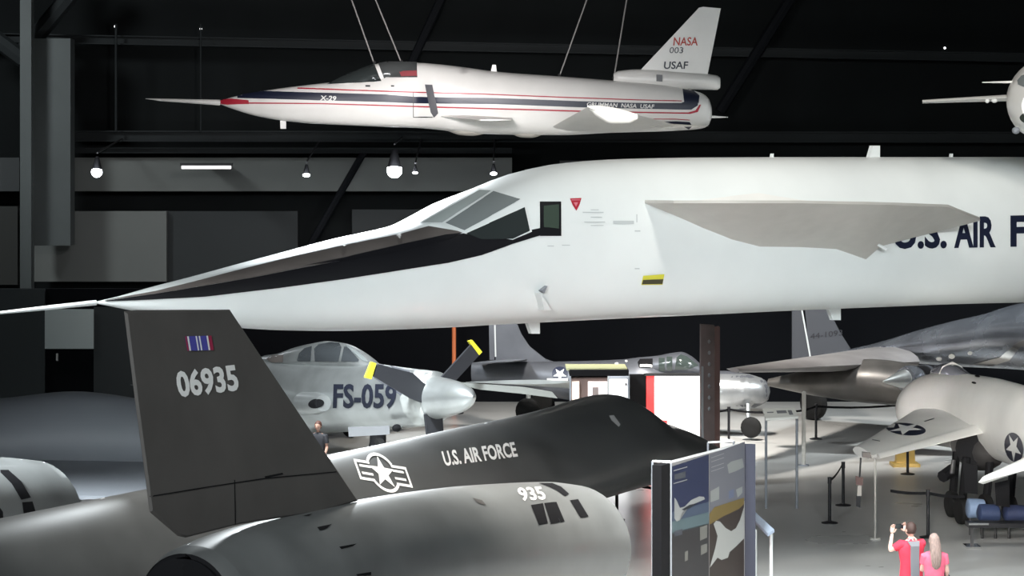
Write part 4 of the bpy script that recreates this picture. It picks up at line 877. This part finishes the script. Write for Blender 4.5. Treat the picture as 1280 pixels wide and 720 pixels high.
# ------------------------------------------------------------------ bench
d = F*H/(684-HOR); xb = P(1212, 0, d).x
t = T('black_bench', 'long black bench with chrome feet at the lower right edge', 'bench', (xb+1.2, d, 0))
zb = .45
t.part('seat', box(xb-.05, d-.2, zb-.03, xb+2.6, d+.25, zb+.06), blackp)
t.part('seat_edge', box(xb-.05, d-.22, zb+.03, xb+.35, d-.2, zb+.07), chrome)
for x in (xb+.05, xb+2.2):
    t.part('leg', box(x-.03, d-.02, .03, x+.03, d+.04, zb-.03), steel); t.part('foot', box(x-.15, d-.22, 0, x+.15, d+.25, .04), chrome)
d2 = d+1.2
for i, (px0, px1, y0, lb, mm) in enumerate(((1208, 1232, 623, 'pale blue cushioned stool behind the black bench, leftmost', (.16, .22, .33)), (1222, 1250, 630, 'navy blue rounded stool behind the black bench, middle', (.02, .035, .09)), (1254, 1290, 631, 'navy blue rounded stool at the right edge behind the black bench', (.02, .03, .08)))):
    a = P(px0, 652, d2+.5*(i == 0)); b = P(px1, y0, d2+.5*(i == 0)); cx_ = (a.x+b.x)/2; w_ = (b.x-a.x)/2; dd = a.y
    t = T('blue_stool', lb, 'stool', (cx_, dd, 0), 'blue stools behind the bench')
    ax_ = Axis((cx_, dd), (1, 0)); t.part('cushion', loft(ax_, [(-w_, b.z-.1, .42, .15), (-w_*.8, b.z, .36, .24), (w_*.8, b.z-.02, .36, .24), (w_, b.z-.12, .42, .15)], 16, 24), mat('seat_fabric_%d' % i, mm, .7, var=.1, scale=8))
    for s_ in (-.6, .6): t.part('leg', tube([Vector((cx_+w_*s_, dd, 0)), Vector((cx_+w_*s_, dd, .42))], .03, 8), steel)
# ================================================================== visitors
skin = mat('skin', (.5, .29, .22), .55); skin2 = mat('fair_skin', (.56, .36, .29), .55)
def skinmesh(pts, edges, lv=1):
    """connected joints with a radius each, grown into one continuous surface"""
    me = bpy.data.meshes.new('s'); me.from_pydata([p[:3] for p in pts], edges, []); o = bpy.data.objects.new('s', me); C.objects.link(o)
    o.modifiers.new('k', 'SKIN'); o.modifiers.new('u', 'SUBSURF').levels = lv
    for i, p in enumerate(pts):
        v = me.skin_vertices[0].data[i]; v.radius = (p[3], p[4] if len(p) > 4 else p[3]); v.use_root = (i == 0)
    dg = bpy.context.evaluated_depsgraph_get(); ev = o.evaluated_get(dg); m2 = ev.to_mesh()
    V = [v.co.copy() for v in m2.vertices]; Fc = [list(f.vertices) for f in m2.polygons]; ev.to_mesh_clear()
    C.objects.unlink(o); bpy.data.objects.remove(o); bpy.data.meshes.remove(me); return V, Fc
def xf(vf, loc, rz, s=1):
    M = Matrix.Translation(loc) @ Matrix.Rotation(rz, 4, 'Z') @ Matrix.Scale(s, 4); return [M @ Vector(v) for v in vf[0]], vf[1]
def hand(w, d, side, curl=.5):
    """palm and five unequal bent fingers; w wrist, d direction of the hand"""
    w = Vector(w); d = Vector(d).normalized(); s = Vector((0, 1, 0)).cross(d).normalized(); n = s.cross(d).normalized()
    out = []
    for k, (o_, ln) in enumerate(((-.03, .062), (-.01, .075), (.01, .08), (.03, .07))):
        b = w+d*.07+s*o_; p1 = b+d*ln*.5; p2 = p1+(d+n*curl).normalized()*ln*.45; p3 = p2+(d*.4+n*curl*1.6).normalized()*ln*.3
        out.append(tube([w+d*.02+s*o_*.6, b, p1, p2, p3], [.014, .0115, .0095, .0085, .006], 8))
    b = w+d*.025+s*.03*side; out.append(tube([w+d*.01, b, b+(d+s*side)*.03, b+(d*1.6+s*side)*.035+n*.015], [.014, .013, .011, .007], 8))
    out.append(ball(w+d*.045, .042, .022, .045, 10, 8))
    return join(*out)
def human(name, label, loc, rz, s, pose, shirt, trousers, hairm, long_hair, sk, extras):
    L = Vector(loc); t = T(name, label, 'person', loc)
    A = pose['arms']                     # per side: shoulder, elbow, wrist
    pts = [(0, 0, .95, .14, .1), (0, .0, 1.12, .125, .09), (0, .01, 1.3, .15, .1), (0, .01, 1.42, .12, .09), (0, .01, 1.5, .055), (0, .02, 1.56, .055)]
    ed = [(0, 1), (1, 2), (2, 3), (3, 4), (4, 5)]
    for sd in (-1, 1):
        n = len(pts); sh, el, wr = A[sd]
        pts += [(*sh, .055), (*el, .042), (*wr, .028)]; ed += [(3, n), (n, n+1), (n+1, n+2)]
        n = len(pts); pts += [(sd*.09, 0, .86, .095), (sd*.1, .01, .48, .06), (sd*.1, -.01, .09, .042), (sd*.1, .14, .04, .035)]; ed += [(0, n), (n, n+1), (n+1, n+2), (n+2, n+3)]
    body = skinmesh(pts, ed, 1)
    hc = Vector((0, .025, 1.655)); yaw = pose.get('yaw', 0); Rm = Matrix.Rotation(yaw, 3, 'Z')
    def hp(x, y, z): return hc+Rm @ Vector((x, y, z))
    head = ball(hc, .078, .098, .118, 20, 14)
    V = []
    for v in head[0]:
        q = v-hc
        if q.z < -.03: q.x *= 1+(q.z+.03)*3.2; q.y *= 1+(q.z+.03)*1.2
        V.append(hc+Rm @ q)
    face = join((V, head[1]), tube([hp(0, .09, .03), hp(0, .115, -.012), hp(0, .1, -.025)], [.008, .015, .01], 8), ball(hp(.079, -.005, 0), .012, .022, .032, 8, 6), ball(hp(-.079, -.005, 0), .012, .022, .032, 8, 6))
    hands = [hand(A[sd][2], Vector(A[sd][2])-Vector(A[sd][1]) if pose.get('hd') is None else pose['hd'][sd], -sd) for sd in (-1, 1)]
    allb = join(body, face, *hands)
    tp = lambda nm, vf, m, **k: t.part(nm, xf(vf, L, rz, s), m, **k)
    bo = tp('body', allb, sk)
    tp('eye', join(ball(hp(.03, .088, .015), .012, n=8, m=6), ball(hp(-.03, .088, .015), .012, n=8, m=6)), mat('eye_dark', (.05, .04, .03), .2))
    tp('mouth', ball(hp(0, .09, -.052), .024, .008, .006, 10, 6), mat('lip', (.35, .12, .1), .5))
    # shirt: torso loft plus sleeves; trousers: two tapering legs
    ax = Axis((0, .01), (0, 1)); 
    def rg(rows, n=28):
        V = []; Fc = []
        for z, wx, wy, cy in rows:
            for k in range(n): a = 2*math.pi*k/n; V.append(Vector((wx*math.copysign(abs(math.cos(a))**.85, math.cos(a)), cy+wy*math.copysign(abs(math.sin(a))**.85, math.sin(a)), z)))
        for i in range(len(rows)-1):
            for k in range(n): Fc.append([i*n+k, i*n+(k+1) % n, (i+1)*n+(k+1) % n, (i+1)*n+k])
        Fc += [list(range(n)), [(len(rows)-1)*n+k for k in range(n)]]; return V, Fc
    w_ = pose.get('wid', 1)
    tor = rg([(.86, .185*w_, .125, 0), (.95, .18*w_, .125, 0), (1.1, .17*w_, .118, 0), (1.25, .195*w_, .125, .0), (1.36, .21*w_, .12, 0), (1.42, .2*w_, .105, 0), (1.46, .15*w_, .085, .005), (1.49, .08, .065, .01), (1.51, .06, .058, .012)])
    sl = []
    for sd in (-1, 1):
        sh, el, wr = [Vector(q) for q in A[sd]]; k = pose.get('sleeve', .62); e = sh.lerp(el, k)
        sl.append(tube([Vector((sd*.12, .0, 1.4)), sh, e, e.lerp(el, .03)], [.085, .082, .068, .055], 14))
    tp('shirt', join(tor, *sl), shirt)
    lg = [tube([Vector((sd*.085, 0, .93)), Vector((sd*.095, .0, .84)), Vector((sd*.1, .01, .48)), Vector((sd*.1, -.01, .1))], [.105, .112, .08, .062], 14) for sd in (-1, 1)]
    tp('trousers', join(rg([(.8, .17, .12, 0), (.9, .18, .125, 0), (.97, .17, .118, 0)]), *lg), trousers)
    for sd in (-1, 1): tp('shoe', ball((sd*.1, .05, .045), .05, .14, .045, 12, 8), mat('shoe_dark', (.03, .03, .035), .6))
    hr = ball(hp(0, -.012, .02), .09, .106, .118, 22, 14); HV = []
    for v in hr[0]:
        q = Rm.inverted() @ (v-hc)
        if q.y > .03 and q.z < .065: q.y = .03+(q.y-.03)*.1; q.x *= .96
        if q.z < -.06: q.z = -.06+(q.z+.06)*.4
        q *= 1+.03*math.sin(q.x*160)*math.cos(q.z*130)
        HV.append(hc+Rm @ q)
    parts = [(HV, hr[1])]
    if long_hair:
        parts.append(rg([(1.18, .03, .02, -.1), (1.24, .075, .03, -.11), (1.38, .095, .045, -.11), (1.5, .1, .06, -.085), (1.62, .092, .075, -.05), (1.72, .075, .07, -.03)]))
    tp('hair', join(*parts), hairm)
    extras(t, tp, hp)
    return t
def man_x(t, tp, hp):
    V = [Vector((x, -.152-.006*math.sin(z*9), z)) for z in (.88, 1.0, 1.1, 1.2, 1.3, 1.4, 1.45) for x in (-.075, .075)]
    V[-2:] = [Vector((-.11, -.09, 1.475)), Vector((.11, -.09, 1.475))]
    Fc = [[i*2, i*2+1, i*2+3, i*2+2] for i in range(6)]; n = len(V); V2 = V+[v+Vector((0, .03, 0)) for v in V]
    F2 = Fc+[[n+j for j in f][::-1] for f in Fc]+[[i*2, i*2+2, n+i*2+2, n+i*2] for i in range(6)]+[[i*2+3, i*2+1, n+i*2+1, n+i*2+3] for i in range(6)]
    tp('shirt_back_panel', (V2, F2), mat('grey_cloth', (.13, .13, .14), .8), label='grey strip down the middle of the back')
man = {'arms': {-1: ((-.19, .0, 1.42), (-.34, .12, 1.3), (-.19, .32, 1.56)), 1: ((.19, .0, 1.42), (.3, .2, 1.34), (.08, .36, 1.58))}, 'hd': {-1: (.1, .1, .9), 1: (-.25, .1, .8)}, 'yaw': .15, 'wid': 1.12, 'sleeve': .55}
dm = 43.0
t = human('person', 'short dark-haired visitor in red shirt raising a camera, seen from behind', (P(1139, 0, dm).x, dm, 0), .32, 1.0,
          man, mat('red_cotton', (.5, .02, .045), .8, var=.08, scale=12), mat('dark_denim', (.03, .04, .08), .8), mat('dark_brown_hair', (.03, .012, .008), .7, bump=.4, scale=60), False, skin2, man_x)
cp = Vector((P(1139, 0, dm).x, dm, 0)); Rz = Matrix.Rotation(.32, 3, 'Z')
c0 = cp+Rz @ Vector((-.07, .37, 1.67))
t = T('compact_camera', 'small dark camera held up in front of the red-shirted visitor', 'camera', c0)
def cb(x0, y0, z0, x1, y1, z1): V, Fc = box(x0, y0, z0, x1, y1, z1); return [c0+Rz @ v for v in V], Fc
t.part('camera_body', cb(-.1, -.02, -.04, .1, .02, .04), blackp, smooth=0); t.part('camera_screen', cb(-.045, -.025, -.03, .045, -.02, .03), glassd, smooth=0)
t.part('camera_lens', tube([c0+Rz @ Vector((0, .02, 0)), c0+Rz @ Vector((0, .06, 0))], .03, 14), blackp)
wom = {'arms': {-1: ((-.16, .0, 1.4), (-.2, .08, 1.14), (-.08, .26, 1.2)), 1: ((.16, .0, 1.4), (.22, -.02, 1.12), (.2, .12, .98))}, 'wid': .98, 'sleeve': .5, 'hd': {-1: (.3, .9, .3), 1: (0, .5, -.6)}}
human('person', 'long-haired visitor in pink shirt beside the red one, seen from behind', (P(1168, 0, 42.1).x, 42.1, 0), .1, .965,
      wom, mat('pink_cotton', (.52, .085, .14), .8, var=.08, scale=12), mat('light_trousers', (.2, .2, .24), .8), mat('ash_blonde_hair', (.2, .14, .12), .7, var=.35, scale=25, bump=.4, stretch=(3, 3, .4)), True, skin2, lambda *a: None)
hx = P(1186.5, 0, 42.1).x
t = T('black_handbag', 'black handbag hanging from the pink-shirted visitor\'s right shoulder', 'bag', (hx, 42.1, .72))
ax = Axis((hx, 42.1), (1, 0)); t.part('bag_body', loft(ax, [(-.1, .93, .74, .03), (-.07, .97, .72, .07), (.07, .94, .72, .07), (.11, .88, .75, .03)], 14, 20), mat('black_leather', (.01, .01, .012), .45))
t.part('shoulder_strap', tube([Vector((hx-.07, 42.1, .93)), Vector((hx-.09, 42.08, 1.15)), Vector((hx-.12, 42.06, 1.38)), Vector((hx-.09, 42.16, 1.2)), Vector((hx+.05, 42.12, .94))], .011, 6), mat('black_leather', (.01, .01, .012), .45))
std = {'arms': {-1: ((-.18, 0, 1.42), (-.23, .0, 1.14), (-.2, .12, .92)), 1: ((.18, 0, 1.42), (.23, .0, 1.14), (.2, .12, .92))}}
human('person', 'small distant visitor in dark clothes below the silver nose intake', (P(398, 0, 60.5).x, 60.5, 0), math.pi*.9, .97,
      std, mat('black_cotton', (.02, .02, .025), .8), mat('black_trousers', (.02, .02, .02), .8), mat('brown_hair', (.08, .03, .02), .7), False, skin, lambda *a: None)
